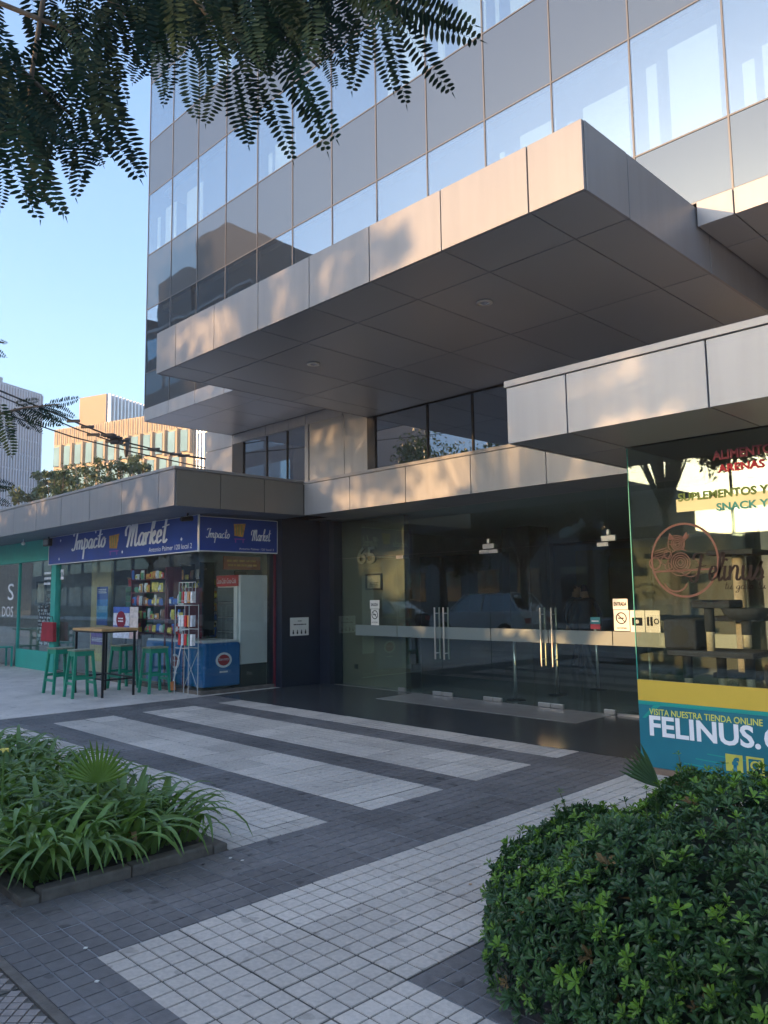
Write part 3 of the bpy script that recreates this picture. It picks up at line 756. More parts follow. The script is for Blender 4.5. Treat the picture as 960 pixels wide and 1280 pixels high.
flat('sticker_text', m_paper, n5, -5.40, -5.30, YN-.003, 1.17, 1.185, .002)
n6 = empty('access_plaque', (-10.86, 8.54, 1.02), 'white plaque with accessibility pictograms on the navy pier', 'plaque')
box('plate', m_paper, n6, -10.859, -10.85, 8.335, 8.745, .865, 1.18, bevel=.003)
print_rows(m_ink, n6, (-10.85, 8.39, 1.04), UY, .30, .04, 1)
print_rows(m_ink, n6, (-10.85, 8.49, 1.105), UY, .10, .03, 1)
for k in range(4):
    c = (-10.85, 8.40+.09*k, .955); ring(n6, m_ink, c, .0, .012, u=UY, name='pictogram_head', n=12)
    MB().box(-10.85+.001, -10.85+.003, 8.385+.09*k, 8.415+.09*k, .895, .94).build('pictogram_body', m_ink, n6)
# wall number and frame inside
hn = empty('building_number', (-9.95, YG+.2, 2.1), 'metal house number 65 on the beige lobby wall', 'house number')
text('65', mat('number_metal', (.34,.33,.30), .35, .7), hn, (-10.14, YG+.195, 2.10), U, V, .46, .30, bold=.015, extr=.03, name='digits')
fr = empty('framed_notice', (-9.74, YG+.2, 1.8), 'small dark framed notice below the house number', 'picture frame')
for a_ in ((-9.94,-9.545,1.90,1.925),(-9.94,-9.545,1.645,1.67)): box('frame_bar', m_black, fr, a_[0], a_[1], YG+.18, YG+.217, a_[2], a_[3])
for a_ in ((-9.94,-9.915),(-9.57,-9.545)): box('frame_bar', m_black, fr, a_[0], a_[1], YG+.18, YG+.217, 1.671, 1.899)
box('sheet', mat('aged_sheet', (.22,.20,.16), .7), fr, -9.914, -9.571, YG+.205, YG+.217, 1.671, 1.899)
print_rows(m_ink, fr, (-9.86, YG+.205, 1.70), U, .22, .08, 3)
ol = empty('wall_socket', (-10.2, YG+.2, .3), 'small dark wall socket low on the beige lobby wall', 'socket')
box('plate', m_black, ol, -10.27, -10.19, YG+.205, YG+.219, .27, .35)
# barrier posts
for k, (x, y, lb) in enumerate(((-6.89,9.42,'steel post standing closest behind the glass doors'),(-6.74,10.28,'middle steel post on a round dark foot inside the lobby'),(-6.63,11.28,'farthest steel post inside the lobby, left of the walking people'),(-4.95,9.75,'steel post inside the glass beside the entry notice'))):
    o = empty('barrier_post', (x, y, 0), lb, 'post', 'steel barrier posts in the lobby')
    MB().tube([(x,y,.015),(x,y,.95)], .022, 12).build('pole', m_steel, o, smooth=True)
    MB().lathe([(0,.02),(.12,.014),(.15,.0)], (x,y,.0), 20).build('foot', m_black, o, smooth=True)
    MB().lathe([(0,.03),(.03,.02),(.033,0)], (x,y,.94), 12).build('cap', m_steel, o, smooth=True)

# ------------------------------------------------------------------ pet shop
YF = 6.42
FX = -3.385
MB().box(FX, -1.2, YF+.008, YF+.018, .79, 2.845).build('shop_window', m_fel, B)
MB().box(-1.192, 1.2, YF+.008, YF+.018, .79, 2.845).build('shop_window', m_fel, B)
MB().box(1.208, 3.0, YF+.008, YF+.018, .79, 2.845).build('shop_window', m_fel, B)
MB().box(FX, FX+.01, YF+.022, 9.05, .05, 2.845).build('shop_window', m_shop, B)
box('glass_edge_trim', m_teal, B, FX-.006, FX-.001, YF+.006, YF+.02, .78, 2.845)
box('shop_plinth', mat('timber_plinth', (.20,.14,.10), .6, var=.15), B, FX-.005, 3.0, YF-.02, YF+.03, -.001, .05)
box('shop_room_wall', mat('pet_shop_wall', (.6,.58,.54), .7, var=.05), B, -3.3, 3, 9.3, 9.4, 0, 2.85)
struct(MB().box(FX+.02, 3, YF+.04, 9.3, -.01, .02), 'pet_shop_floor', mat('pet_floor', (.28,.27,.25), .4))
box('shop_room_wall', m_beige, B, 2.95, 3.0, YF+.1, 9.3, 0, 2.85)
box('shop_ceiling', m_dark, B, FX+.02, 3, YF+.03, 9.3, 2.846, 2.85)
sg = empty('shop_banner', (-.2, YF, .4), 'teal and yellow pet shop banner with FELINUS lettering along the window base', 'banner')
box('banner_panel', m_fteal, sg, FX, 3.0, YF+.0, YF+.02, .052, .575)
box('green_band', m_fgreen, sg, FX, 3.0, YF-.001, YF+.02, .576, .607)
box('yellow_band', m_yel, sg, FX, 3.0, YF-.002, YF+.02, .608, .785)
def fput(fn, body, M, px0, pyb, px1, pyt, par=sg, **k):
    a_ = at_y(px0, pyb, YF); b_ = at_y(px1, pyb, YF); t_ = at_y(px0, pyt, YF)
    return fn(body, M, par, (a_.x, YF, a_.z), U, V, b_.x-a_.x, t_.z-a_.z, **k)
fput(text, 'VISITA NUESTRA TIENDA ONLINE', m_lemon, 812, 893, 953, 885.2, bold=.015)
a_ = at_y(813, 923, YF); b_ = at_y(943, 923, YF)
lt = text('FELINUS', m_letter, sg, (a_.x, YF, .315), U, V, b_.x-a_.x, .175, bold=.03)
ring(sg, m_letter, (b_.x+.025, YF, .335), 0, .022, name='dot')
text('CL', m_letter, sg, (b_.x+.075, YF, .315), U, V, .22, .175, bold=.03)
fb = at_y(908, 963, YF); ft = at_y(928, 942, YF)
bw = ft.x-fb.x
m_icon = mat('icon_yellow', (.52,.50,.08), .5)
ZI = .115
box('social_icon', m_icon, sg, fb.x, fb.x+bw, YF-.004, YF-.001, ZI, ZI+bw, bevel=.002)
text('f', m_fteal, sg, (fb.x+bw*.38, YF, ZI), U, V, bw*.42, bw*.85, off=.006, bold=.05)
ix = at_y(933.5, 960, YF).x; iw = bw
mbi = MB()
for (a0, a1, b0, b1) in ((0,1,0,.12),(0,1,.88,1),(0,.12,.121,.879),(.88,1,.121,.879)): mbi.box(ix+a0*iw, ix+a1*iw, YF-.004, YF-.001, ZI+b0*iw, ZI+b1*iw)
mbi.build('social_icon', m_icon, sg)
ring(sg, m_icon, (ix+iw/2, YF, ZI+iw/2), iw*.17, iw*.28, name='icon_lens'); ring(sg, m_icon, (ix+iw*.75, YF, ZI+iw*.75), 0, iw*.06, name='icon_dot', n=12)
sw_ = MB()
for k in range(3):
    z = .12+.05*k; x = -3.0+.1*k; sw_.quad((x,YF-.002,z),(x+.35,YF-.002,z-.012),(x+.35,YF-.002,z-.006),(x,YF-.002,z+.008))
sw_.quad((FX+.03,YF-.002,.46),(FX+.06,YF-.002,.46),(FX+.2,YF-.002,.575),(FX+.14,YF-.002,.575))
sw_.build('brush_print', m_fgreen, sg)
# window lettering
wl = empty('window_lettering', (-2.5, YF, 2.3), 'coloured ALIMENTOS, ARENAS, SNACK lettering high on the pet shop glass', 'lettering')
def wput(body, M, px0, pyb, px1, pyt, fn=text, par=wl, **k):
    a_ = at_y(px0, pyb, YF+.006); b_ = at_y(px1, pyb, YF+.006); t_ = at_y(px0, pyt, YF+.006)
    return fn(body, M, par, (a_.x, YF+.006, a_.z), U, V, b_.x-a_.x, t_.z-a_.z, **k)
wput('ALIMENTOS', m_purp, 891, 576, 975, 564, bold=.03)
wput('ARENAS', m_inkred, 898, 591, 956.5, 581, bold=.03)
flat('pale_band', mat('pale_green_vinyl', (.22,.27,.17), .5), wl, -2.95, -1.6, YF+.0045, 2.225, 2.335, .002)
wput('SUPLEMENTOS Y', m_inkgrn, 848, 627.5, 962, 617, bold=.03, off=.005)
wput('SNACK Y', m_inkteal, 896, 639, 962, 629, bold=.03, off=.005)
lg = empty('window_logo', (-3.0, YF, 1.9), 'round rose outlined cat logo with Felinus script on the pet shop glass', 'logo')
c0 = at_y(855, 700, YF+.006)
ring(lg, m_brownp, (c0.x, YF+.006, c0.z), .300, .318, n=64, name='logo_ring', sx=.93, off=.002)
cat = MB()
def arc(cx0, cz0, r_, a0, a1, wd=.007, n=14, sx=1):
    for i in range(n):
        a1_, a2_ = R(a0+(a1-a0)*i/n), R(a0+(a1-a0)*(i+1)/n)
        q = lambda rr, a: (c0.x+cx0+rr*sx*math.cos(a), YF+.003, c0.z+cz0+rr*math.sin(a))
        cat.quad(q(r_, a1_), q(r_+wd, a1_), q(r_+wd, a2_), q(r_, a2_))
for r_ in (.02,.04,.06,.08): arc(-.03, -.02, r_, 0, 360)
for r_ in (.02,.035,.05): arc(-.05, .14, r_, 0, 360)
arc(-.03,-.02,.11,60,330); arc(-.06,.14,.07,-40,230)
arc(-.26,-.02,.045,0,360,.01); arc(-.17,.0,.03,0,360); arc(-.14,-.05,.025,0,360); arc(-.14,.05,.03,0,360); arc(.05,-.06,.08,200,420); arc(-.08,.30,.16,250,330)
arc(-.08,-.16,.10,200,340,.012)
for k in range(4): cat.quad((c0.x-.26,YF+.003,c0.z+.02+.02*k),(c0.x-.14,YF+.003,c0.z+.05+.02*k),(c0.x-.14,YF+.003,c0.z+.056+.02*k),(c0.x-.26,YF+.003,c0.z+.026+.02*k))
cat.quad((c0.x-.27,YF+.003,c0.z-.10),(c0.x+.27,YF+.003,c0.z-.09),(c0.x+.27,YF+.003,c0.z-.075),(c0.x-.27,YF+.003,c0.z-.085))
for dx in (-.10,.02): cat.quad((c0.x+dx-.03,YF+.003,c0.z+.18),(c0.x+dx+.03,YF+.003,c0.z+.18),(c0.x+dx+(.015 if dx > -.05 else -.015),YF+.003,c0.z+.24))
cat.build('cat_drawing', m_brownp, lg)
a_ = at_y(862, 727, YF+.006); b_ = at_y(957, 727, YF+.006)
script('Felinus', m_ink, lg, (a_.x, YF+.006, 1.62), U, V, b_.x-a_.x, .25, off=.006, pen=.17)
a_ = at_y(906, 733, YF+.006); b_ = at_y(968, 733, YF+.006)
script('tu gato tu f', m_ink, lg, (a_.x, YF+.006, 1.53), U, V, b_.x-a_.x, .09, off=.006, pen=.12)

# pet shop interior: cat trees, white cut-out wall, baskets
m_plush = mat('grey_plush', (.03,.034,.05), .95, var=.3, scale=30, bump=.5, bscale=120)
m_sisal = mat('sisal_rope', (.48,.42,.33), .9, var=.15, scale=60, bump=.4, bscale=200)
ct = empty('cat_tree', (-2.95, 7.1, .0), 'tall dark grey cat tree with sisal posts, hammock and cubby behind the pet shop glass', 'cat tree')
bz = .62
box('base', m_plush, ct, -3.2, -2.45, 6.75, 7.35, bz-.05, bz+.02, bevel=.01)
for x, y, z0, z1 in ((-3.12,6.85,bz,.98),(-2.88,7.0,bz,.98),(-2.60,6.9,bz,1.02),(-2.88,6.8,1.03,1.40),(-2.60,6.88,1.07,1.30)):
    MB().tube([(x,y,z0),(x,y,z1)], .034, 14).build('sisal_post', m_sisal, ct, smooth=True)
    MB().tube([(x,y,z0+(z1-z0)*.45),(x,y,z1)], .042, 14).build('post_sleeve', m_plush, ct, smooth=True)
box('platform', m_plush, ct, -3.25, -2.5, 6.72, 7.2, .98, 1.03, bevel=.012)
cb = MB().box(-3.28, -2.98, 6.74, 7.1, 1.04, 1.30); cb.build('cubby', m_plush, ct, bevel=.02)
ring(ct, m_core, (-3.13, 6.738, 1.16), 0, .085, name='cubby_hole')
MB().lathe([(0,.0),(.10,.012),(.16,.05),(.19,.10),(.20,.10),(.17,.04),(.11,.0),(0,-.012)], (-2.60,6.88,1.30), 20).build('hammock', m_plush, ct, smooth=True)
box('top_platform', m_plush, ct, -3.0, -2.66, 6.70, 7.0, 1.40, 1.47, bevel=.015)
ct2 = empty('cat_tree', (-3.1, 8.0, 0), 'slim cream and grey cat tree deeper inside the pet shop', 'cat tree')
box('base', m_plush, ct2, -3.3, -2.8, 7.7, 8.2, .02, .08, bevel=.01)
MB().tube([(-3.05,7.95,.08),(-3.05,7.95,1.9)], .055, 14).build('sisal_post', m_sisal, ct2, smooth=True)
for z in (.7,1.25,1.9): box('platform', m_plush, ct2, -3.27, -2.82, 7.72, 8.18, z, z+.05, bevel=.012)
ww = empty('display_wall', (-2.0, 7.6, 0), 'white display partition with round cut-outs behind the pet shop glass', 'partition')
pts = [(-2.42,.1),(-.3,.1),(-.3,2.3),(-2.42,2.3)]
m_ww = mat('white_partition', (.66,.64,.58), .6, var=.05)
mbw = MB()
holes = [(-2.28,1.95,.20),(-1.75,1.5,.24),(-1.9,2.05,.13),(-1.2,1.9,.25),(-.8,1.3,.2),(-2.1,1.0,.05),(-1.9,1.0,.05)]
nx_, nz_ = 80, 84
for i in range(nx_):
    for j in range(nz_):
        x = -2.42+i*.0265; z = .1+j*.0262
        if not any((x+.013-h[0])**2+(z+.013-h[1])**2 < h[2]**2 for h in holes): mbw.quad((x,7.6,z),(x+.0265,7.6,z),(x+.0265,7.6,z+.0262),(x,7.6,z+.0262))
mbo = mbw.build('partition_panel', m_ww, ww)
so_ = mbo.modifiers.new('s', 'SOLIDIFY'); so_.thickness = .05; so_.offset = -1
mbo.modifiers.new('w', 'WELD')
for x, z, w_, c in ((-2.35,.72,.30,(.20,.13,.09)),(-2.05,.66,.34,(.12,.11,.10)),(-1.75,.62,.32,(.30,.27,.24))):
    o = empty('pet_basket', (x, 7.0, z-.02), {0.72:'brown woven pet basket beside the cat tree', .66:'dark pet basket between the other two baskets', .62:'rounded beige pet basket, rightmost by the window'}[z], 'pet basket', 'pet baskets in the shop window')
    M_ = mat('basket_weave', c, .9, var=.3, scale=50, bump=.5, bscale=150)
    MB().lathe([(0,.0),(w_*.5,.0),(w_*.56,.1),(w_*.52,.2),(w_*.46,.2),(w_*.48,.1),(w_*.42,.03),(0,.03)], (x,7.0,z), 18).build('rim', M_, o, smooth=True)
    MB().tube([(x-w_*.5,7.0,z+.1),(x-w_*.35,7.0,z+.26),(x,7.0,z+.33),(x+w_*.35,7.0,z+.26),(x+w_*.5,7.0,z+.1)], .025, 8).build('hood_arch', M_, o, smooth=True)
tb = empty('display_table', (-2.3, 7.0, 0), 'low white display table carrying the cat tree and baskets', 'table')
box('table_top', m_white, tb, -3.3, -.5, 6.62, 7.5, .52, .565)
for x in (-3.2,-.6):
    for y in (6.7,7.4): box('leg', m_white, tb, x-.02, x+.02, y-.02, y+.02, .02, .519)

# ------------------------------------------------------------------ market interior
m_fglass = mat('fridge_glass', (.14,.17,.17), .15, .2)
fz = empty('ice_cream_freezer', (-12.0, 7.1, 0), 'bright blue ice cream chest freezer behind the corner shop window', 'freezer')
box('cabinet', m_freez, fz, -13.1, -11.13, 6.80, 7.50, .09, .80, bevel=.03)
box('lid', m_whitem, fz, -13.08, -11.15, 6.82, 7.48, .803, .84, bevel=.01)
m_pk = mat('pink_oval', (.55,.45,.42), .5)
XF = -11.128
for (u_, o_, off_) in ((UY, (XF, 7.17, .52), .003), (U, (-12.05, 6.798, .48), .003)):
    ring(fz, m_letter, o_, 0, .125, u=u_, name='logo_oval', off=.003, sx=1.25)
    ring(fz, m_red, o_, .0, .09, u=u_, name='logo_band', off=.005, sx=1.25)
    text('Savory', m_letter, fz, tuple(Vector(o_)-u_*.095-V*.02), u_, V, .19, .06, off=.007)
    print_rows(m_letter, fz, tuple(Vector(o_)-u_*.09-V*.22), u_, .18, .06, 1, off=.003)
for x_ in (-12.36,-12.1,-11.72): box('rack_post', m_maroon, bpy.data.objects['ice_cream_freezer'], x_-.012, x_+.012, 6.755, 6.779, .01, 1.0)
fg = empty('drinks_fridge', (-11.6, 7.9, 0), 'tall white upright fridge with a red header and plain side panel', 'fridge')
y0f = at_x(300, 800, -11.2).y
box('side_panel', m_whitem, fg, -11.24, -11.19, y0f, 8.09, .42, 1.93, bevel=.004)
box('cabinet', m_whitem, fg, -11.9, -11.245, y0f+.0, 8.09, .30, 1.93)
box('plinth_grille', m_black, fg, -11.88, -11.20, y0f+.01, 8.08, .02, .415)
box('door', m_fglass, fg, -11.86, -11.36, y0f-.03, y0f-.002, .45, 1.72)
box('header', m_red, fg, -11.9, -11.25, y0f-.035, y0f-.002, 1.74, 1.93)
text('Coca-Cola', m_letter, fg, (-11.88, y0f-.035, 1.79), U, V, .28, .09, shear=.3)
text('Coca-Cola', m_letter, fg, (-11.56, y0f-.035, 1.79), U, V, .28, .09, shear=.3)
box('door_frame', m_whitem, fg, -11.355, -11.25, y0f-.03, y0f-.002, .30, 1.735)
for z in (.7,.95,1.2,1.45): box('fridge_shelf', m_steel, fg, -11.84, -11.38, y0f-.034, y0f-.031, z, z+.012)
# wire rack by the corner (outside)
m_rackw = mat('rack_wire', (.42,.43,.42), .5)
wr = empty('wire_rack', (-11.5, 6.5, 0), 'white wire postcard rack with a square top basket at the shop corner', 'rack')
pa = at_y(229.5, 866, 6.62); pb = at_y(247, 866, 6.62)
xa, xb_ = pa.x, pb.x
for x in (xa, xb_):
    for y in (6.45, 6.62): MB().tube([(x,y,.0),(x,y,1.44)], .007, 8).build('post', m_rackw, wr)
rk = MB()
for z in (1.43,1.05,.75): rk.bar((xa,6.45,z),(xb_,6.45,z),.014,.014).bar((xa,6.62,z),(xb_,6.62,z),.014,.014)
rk.bar((xa,6.62,.1),(xb_,6.62,.7),.008,.008).bar((xb_,6.62,.1),(xa,6.62,.7),.008,.008)
rk.build('cross_bars', m_rackw, wr)['kind'] = 'stuff'
bk = MB()
for z in (1.50,1.80): bk.bar((xa+.02,6.5,z),(xb_+.10,6.5,z),.012,.012)
for i in range(6):
    x = xa+.02+(xb_-xa+.08)*i/5; bk.bar((x,6.5,1.50),(x,6.5,1.80),.006 if 0 < i < 5 else .012,.006)
bk.build('top_basket', m_rackw, wr)
def bag(mb, c, hw, h, mi, ml, lean):
    # pillow shaped packet with a printed label
    X, Y, Z_ = c; k = len(mb.v); t = hw*.45
    mb.v += [(X-hw,Y,Z_),(X+hw,Y,Z_),(X+hw+lean*h,Y,Z_+h),(X-hw+lean*h,Y,Z_+h),(X-hw*.6,Y-t,Z_+h*.25),(X+hw*.6,Y-t,Z_+h*.25),(X+hw*.55+lean*h,Y-t,Z_+h*.75),(X-hw*.55+lean*h,Y-t,Z_+h*.75),(X,Y+t,Z_+h*.5)]
    mb.f += [(k+4,k+5,k+6,k+7),(k,k+1,k+5,k+4),(k+1,k+2,k+6,k+5),(k+2,k+3,k+7,k+6),(k+3,k,k+4,k+7),(k+1,k,k+8),(k+2,k+1,k+8),(k+3,k+2,k+8),(k,k+3,k+8)]
    mb.m += [ml if random.random() < .45 else mi]+[mi]*8
cc = [('snack_rack', 'maroon snack display rack full of packets left of the white wire rack', -12.35, -11.72, 6.80, (.86,1.72)),
      ('shelf_unit', 'dark shelf of bottles and packets in the middle of the shop window', -13.7, -12.5, 7.9, (.02,1.95)),
      ('shelf_unit', 'crowded packet display right behind the glass left of the maroon rack', -13.75, -12.45, 6.82, (.86,2.1)),
      ('shelf_unit', 'tall narrow shelf of packets between the crates and the snack rack', -13.25, -12.55, 7.56, (.85,2.2)),
      ('shelf_unit', 'low shelf of bottles against the back of the shop', -15.3, -13.9, 9.2, (.02,2.1)),
      ('shelf_unit', 'shelf of red and silver packets behind the blue freezer corner', -11.95, -11.5, 7.56, (.85,1.9))]
pal = [mat('packet_%s' % n_, tuple(min(.8, q*1.5) for q in c), .4, var=.2, scale=25) for n_, c in (('red',(.40,.03,.03)),('orange',(.5,.22,.05)),('yellow',(.5,.42,.08)),('blue',(.03,.10,.35)),('white',(.6,.6,.6)),('green',(.05,.22,.10)),('brown',(.16,.09,.06)),('silver',(.4,.42,.45)))]
for nm, lb, x0, x1, y, (z0, z1) in cc:
    o = empty(nm, ((x0+x1)/2, y, z0), lb, 'shelf')
    Mf = m_maroon if 'maroon' in lb else m_black
    for x in (x0, x1): box('upright', Mf, o, x-.015, x+.015, y, y+.3, z0, z1)
    n_s = int((z1-z0)/.24)
    prod = MB()
    for k in range(n_s):
        z = z0+.08+k*.24
        box('shelf', Mf, o, x0+.016, x1-.016, y, y+.3, z-.012, z)
        x = x0+.03
        while x < x1-.1:
            w_ = random.uniform(.08,.15); h_ = random.uniform(.09,.19); yy = y+random.uniform(-.01,.07)
            bag(prod, (x+w_/2, yy, z+.002), w_*.47, h_, random.choice(range(8)), random.choice((2,4,0,4)), random.gauss(0,.05)); x += w_*random.uniform(.85,1.15)
    po = prod.build('packets', pal, o); po['kind'] = 'stuff'
pk_ = MB()
for zz_ in (.78, 1.08, 1.46):
    for i in range(5): pk_.obox((xa+.03+i*(xb_-xa-.06)/4, 6.535, zz_+.10), (.024,.004,0), (0,.03,0), (.003,0,.09), random.choice((0,0,1,4,5,7)))
q_ = pk_.build('packets', pal, wr); q_['kind'] = 'stuff'
# central crates
gc = [( -14.35, 7.3, .9, 'lower green bottle crate on the stack inside the shop'), (-14.35, 7.3, 1.2, 'middle green bottle crate on the stack inside the shop'), (-14.35, 7.3, 1.5, 'top green bottle crate on the stack inside the shop')]
for x, y, z, lb in gc:
    o = empty('bottle_crate', (x, y, z), lb, 'crate', 'green bottle crates')
    Mg = mat('crate_green', (.01,.11,.04), .5, var=.15)
    for sx2 in (-1, 1): box('crate_side', Mg, o, x+sx2*.24-.012, x+sx2*.24+.012, y-.17, y+.17, z, z+.28)
    for sy2 in (-1, 1):
        box('crate_side', Mg, o, x-.227, x+.227, y+sy2*.17-.012, y+sy2*.17+.012, z, z+.11); box('crate_rail', Mg, o, x-.227, x+.227, y+sy2*.17-.012, y+sy2*.17+.012, z+.19, z+.28)
    box('crate_bottom', Mg, o, x-.227, x+.227, y-.157, y+.157, z, z+.015)
    bt = MB()
    for i in range(5):
        for j in range(3): bt.lathe([(.0,.016),(.032,.016),(.032,.16),(.012,.20),(.012,.24),(0,.24)], (x-.18+i*.09, y-.1+j*.1, z), 8)
    bo = bt.build('bottles', mat('bottle_glass', (.03,.05,.03), .15), o); bo['kind'] = 'stuff'
o = empty('storage_box', (-14.35, 7.3, 1.79), 'red box standing on top of the green crates', 'box'); MB().box(-14.55,-14.2,7.15,7.45,1.785,1.93).build('carton', m_red, o, bevel=.01); box('lid', m_card, o, -14.56,-14.19,7.14,7.46,1.931,1.96)
o = empty('crate_stand', (-14.35, 7.3, 0), 'dark stand carrying the green bottle crates', 'stand'); box('stand_top', m_dark, o, -14.65,-14.05,7.1,7.5,.85,.895)
for x in (-14.6,-14.1):
    for y in (7.14,7.46): box('leg', m_dark, o, x-.02,x+.02,y-.02,y+.02,.01,.849)
# cream column and posters
co = empty('cream_screen', (-15.9, 7.25, 0), 'tall cream screen just inside the left shop window', 'screen'); box('screen_panel', mat('cream_board', (.52,.44,.24), .6, var=.08), co, -16.35, -15.42, 7.2, 7.26, .01, 2.45); box('screen_foot', m_dark, co, -16.3, -15.5, 7.1, 7.19, .01, .04)
def poster(nm, lb, x0, x1, y, z0, z1, cols, txt=None, tz=.8):
    o = empty(nm, ((x0+x1)/2, y, z0), lb, 'poster'); n_ = len(cols); h_ = (z1-z0)/n_
    for k, c in enumerate(cols): box('printed_band', mat('poster_ink', c, .45, var=.25, scale=18), o, x0, x1, y, y+.006, z0+k*h_, z0+(k+1)*h_-.001)
    if txt: print_rows(m_letter, o, (x0+.08*(x1-x0), y, z0+(z1-z0)*tz), U, (x1-x0)*.84, (z1-z0)*.13, 3)
    return o
poster('ice_cream_poster', 'tall narrow blue ice cream price poster on the cream screen', -15.62, -15.12, 7.0, 1.02, 1.80, [(.03,.08,.3),(.08,.35,.6),(.25,.45,.6),(.05,.25,.6),(.03,.10,.42),(.03,.06,.30)], 'HELADOS', .82)
poster('snack_poster', 'purple and yellow poster below the table top in the shop window', -15.75, -15.1, 6.95, .30, .95, [(.5,.45,.1),(.45,.35,.1),(.10,.03,.25),(.12,.03,.28)], 'OFERTA', .6)
pp = poster('promotion_poster', 'blue and white promotion poster with red oval on the shop glass', at_y(141,800,6.69).x, at_y(161,800,6.69).x, 6.69, .82, 1.40, [(.55,.6,.7),(.05,.12,.4),(.6,.62,.7),(.62,.64,.7),(.05,.12,.42)])
xm = (at_y(141,800,6.69).x+at_y(161,800,6.69).x)/2
ring(pp, m_inkred, (xm, 6.688, 1.16), 0, .16, name='oval', sx=1.2); print_rows(m_letter, pp, (xm-.12, 6.683, 1.11), U, .24, .10, 2)
poster('beige_poster', 'pale pink poster next to the blue and white promotion poster', at_y(161.5,800,6.69).x, at_y(172,800,6.69).x, 6.69, .82, 1.40, [(.55,.40,.38),(.6,.52,.48),(.55,.5,.48)])
bn = empty('shop_bunting', (-15.0, 6.69, 2.1), 'small white number sticker high in the left shop window', 'sticker'); text('22', m_letter, bn, (at_y(76,722,6.715).x, 6.715, 1.98), U, V, .16, .22, bold=.05)
os_ = empty('menu_board', (-11.4, 7.5, 1.9), 'dim orange menu board above the white fridge', 'menu board'); box('board', mat('orange_board', (.30,.07,.02), .6, var=.2, scale=8), os_, -11.30, -11.27, 7.25, 8.0, 2.02, 2.25); print_rows(m_cart, os_, (-11.27, 7.3, 2.06), UY, .62, .15, 2)
rb = empty('red_bag', (-17.3, 6.5, .95), 'red bag hanging on the teal post behind the first stool', 'bag')
a1 = at_y(53, 801, 6.6); a2 = at_y(69, 778, 6.6)
MB().prism([(a1.x,a1.z),(a2.x,a1.z),(a2.x-.03,a2.z),(a1.x+.03,a2.z)], 'y', 6.56, 6.64).build('bag_body', mat('red_cloth', (.33,.02,.03), .8, var=.2), rb, bevel=.01)
MB().tube([(a1.x+.1,6.6,a2.z),(a1.x+.18,6.6,a2.z+.12),(a2.x-.16,6.6,a2.z+.12),(a2.x-.1,6.6,a2.z)], .008, 6).build('handle', m_black, rb)
br = empty('broom', (-11.6, 6.64, 0), 'worn broom head with orange bristles leaning by the shop corner', 'broom')
MB().tube([(-11.75,6.60,.16),(-11.55,6.655,.9)], .01, 6).build('stick', m_whitem, br); MB().obox((-11.78,6.6,.10),(.06,0,.015),(0,.025,0),(-.012,0,.07)).build('bristles', mat('orange_bristle', (.45,.16,.05), .9), br)
# window decals / iron curtain in teal shop: dark hanging jewellery boards and a table
jb = empty('jewellery_display', (-18.0, 7.0, 0), 'dark board hung with rows of trinkets inside the teal shop window', 'display board')
box('board', m_dark, jb, -18.75, -17.75, 7.0, 7.03, .5, 1.75)
tr_ = MB()
for i in range(16):
    for j in range(14):
        if random.random() < .75:
            x = -18.7+i*.06+random.uniform(-.01,.01); z = .56+j*.083+random.uniform(-.01,.01)
            tr_.obox((x,6.985,z),(.017,0,random.uniform(-.006,.006)),(0,.008,0),(0,0,random.uniform(.015,.035)), random.choice((4,4,7,6)))
t_ = tr_.build('trinkets', pal, jb); t_['kind'] = 'stuff'
fr2 = empty('picture_frame', (-18.4, 6.9, 1.5), 'dark picture frame standing above the trinkets in the teal shop', 'picture frame')
for a_ in ((-18.62,-18.1,1.93,1.97),(-18.62,-18.1,1.45,1.49)): box('frame_bar', m_black, fr2, a_[0],a_[1],6.88,6.92,a_[2],a_[3])
for a_ in ((-18.62,-18.58),(-18.14,-18.1)): box('frame_bar', m_black, fr2, a_[0],a_[1],6.88,6.92,1.491,1.929)
box('picture', mat('faded_picture', (.4,.36,.26), .7, var=.3, scale=9), fr2, -18.579,-18.141,6.90,6.92,1.491,1.929)
dl = empty('window_lettering', (-19.8, YS, 1.5), 'white hand-painted lettering on the far left teal shop window', 'lettering')
text('S', m_letter, dl, (-20.0, YS+.005, 1.55), U, V, .4, .4); text('DOS', m_letter, dl, (-20.35, YS+.005, 1.15), U, V, .75, .25)
print_rows(m_letter, dl, (-17.75, YS+.005, 1.85), U, .4, .35, 3)
gt_ = empty('garden_table', (-20.3, 5.9, 0), 'green painted outdoor table at the far left edge of the terrace', 'table')
box('table_top', m_teal, gt_, -20.9,-19.75,5.6,6.3,.80,.84,bevel=.005)
for x in (-20.8,-19.85):
    for y in (5.68,6.22): box('leg', m_teal, gt_, x-.025,x+.025,y-.025,y+.025,0,.799)
for k,(x,y,lb) in enumerate(((-20.05,5.3,'green wooden chair in front of the terrace table at the far left'),(-19.5,6.45,'green wooden chair at the right end of the far left table'))):
    o = empty('garden_chair', (x,y,0), lb, 'chair', 'green chairs at the terrace table')
    box('seat', m_teal, o, x-.2,x+.2,y-.2,y+.2,.44,.47,bevel=.005)
    for a in (-.18,.18):
        for b in (-.18,.18): box('leg', m_teal, o, x+a-.018,x+a+.018,y+b-.018,y+b+.018,0,.439)
    for b in (-.17,.17): box('back_post', m_teal, o, x+b-.015,x+b+.015,y-.2,y-.17,.471,.88)
    for z in (.6,.78): box('back_slat', m_teal, o, x-.154,x+.154,y-.195,y-.175,z,z+.06)

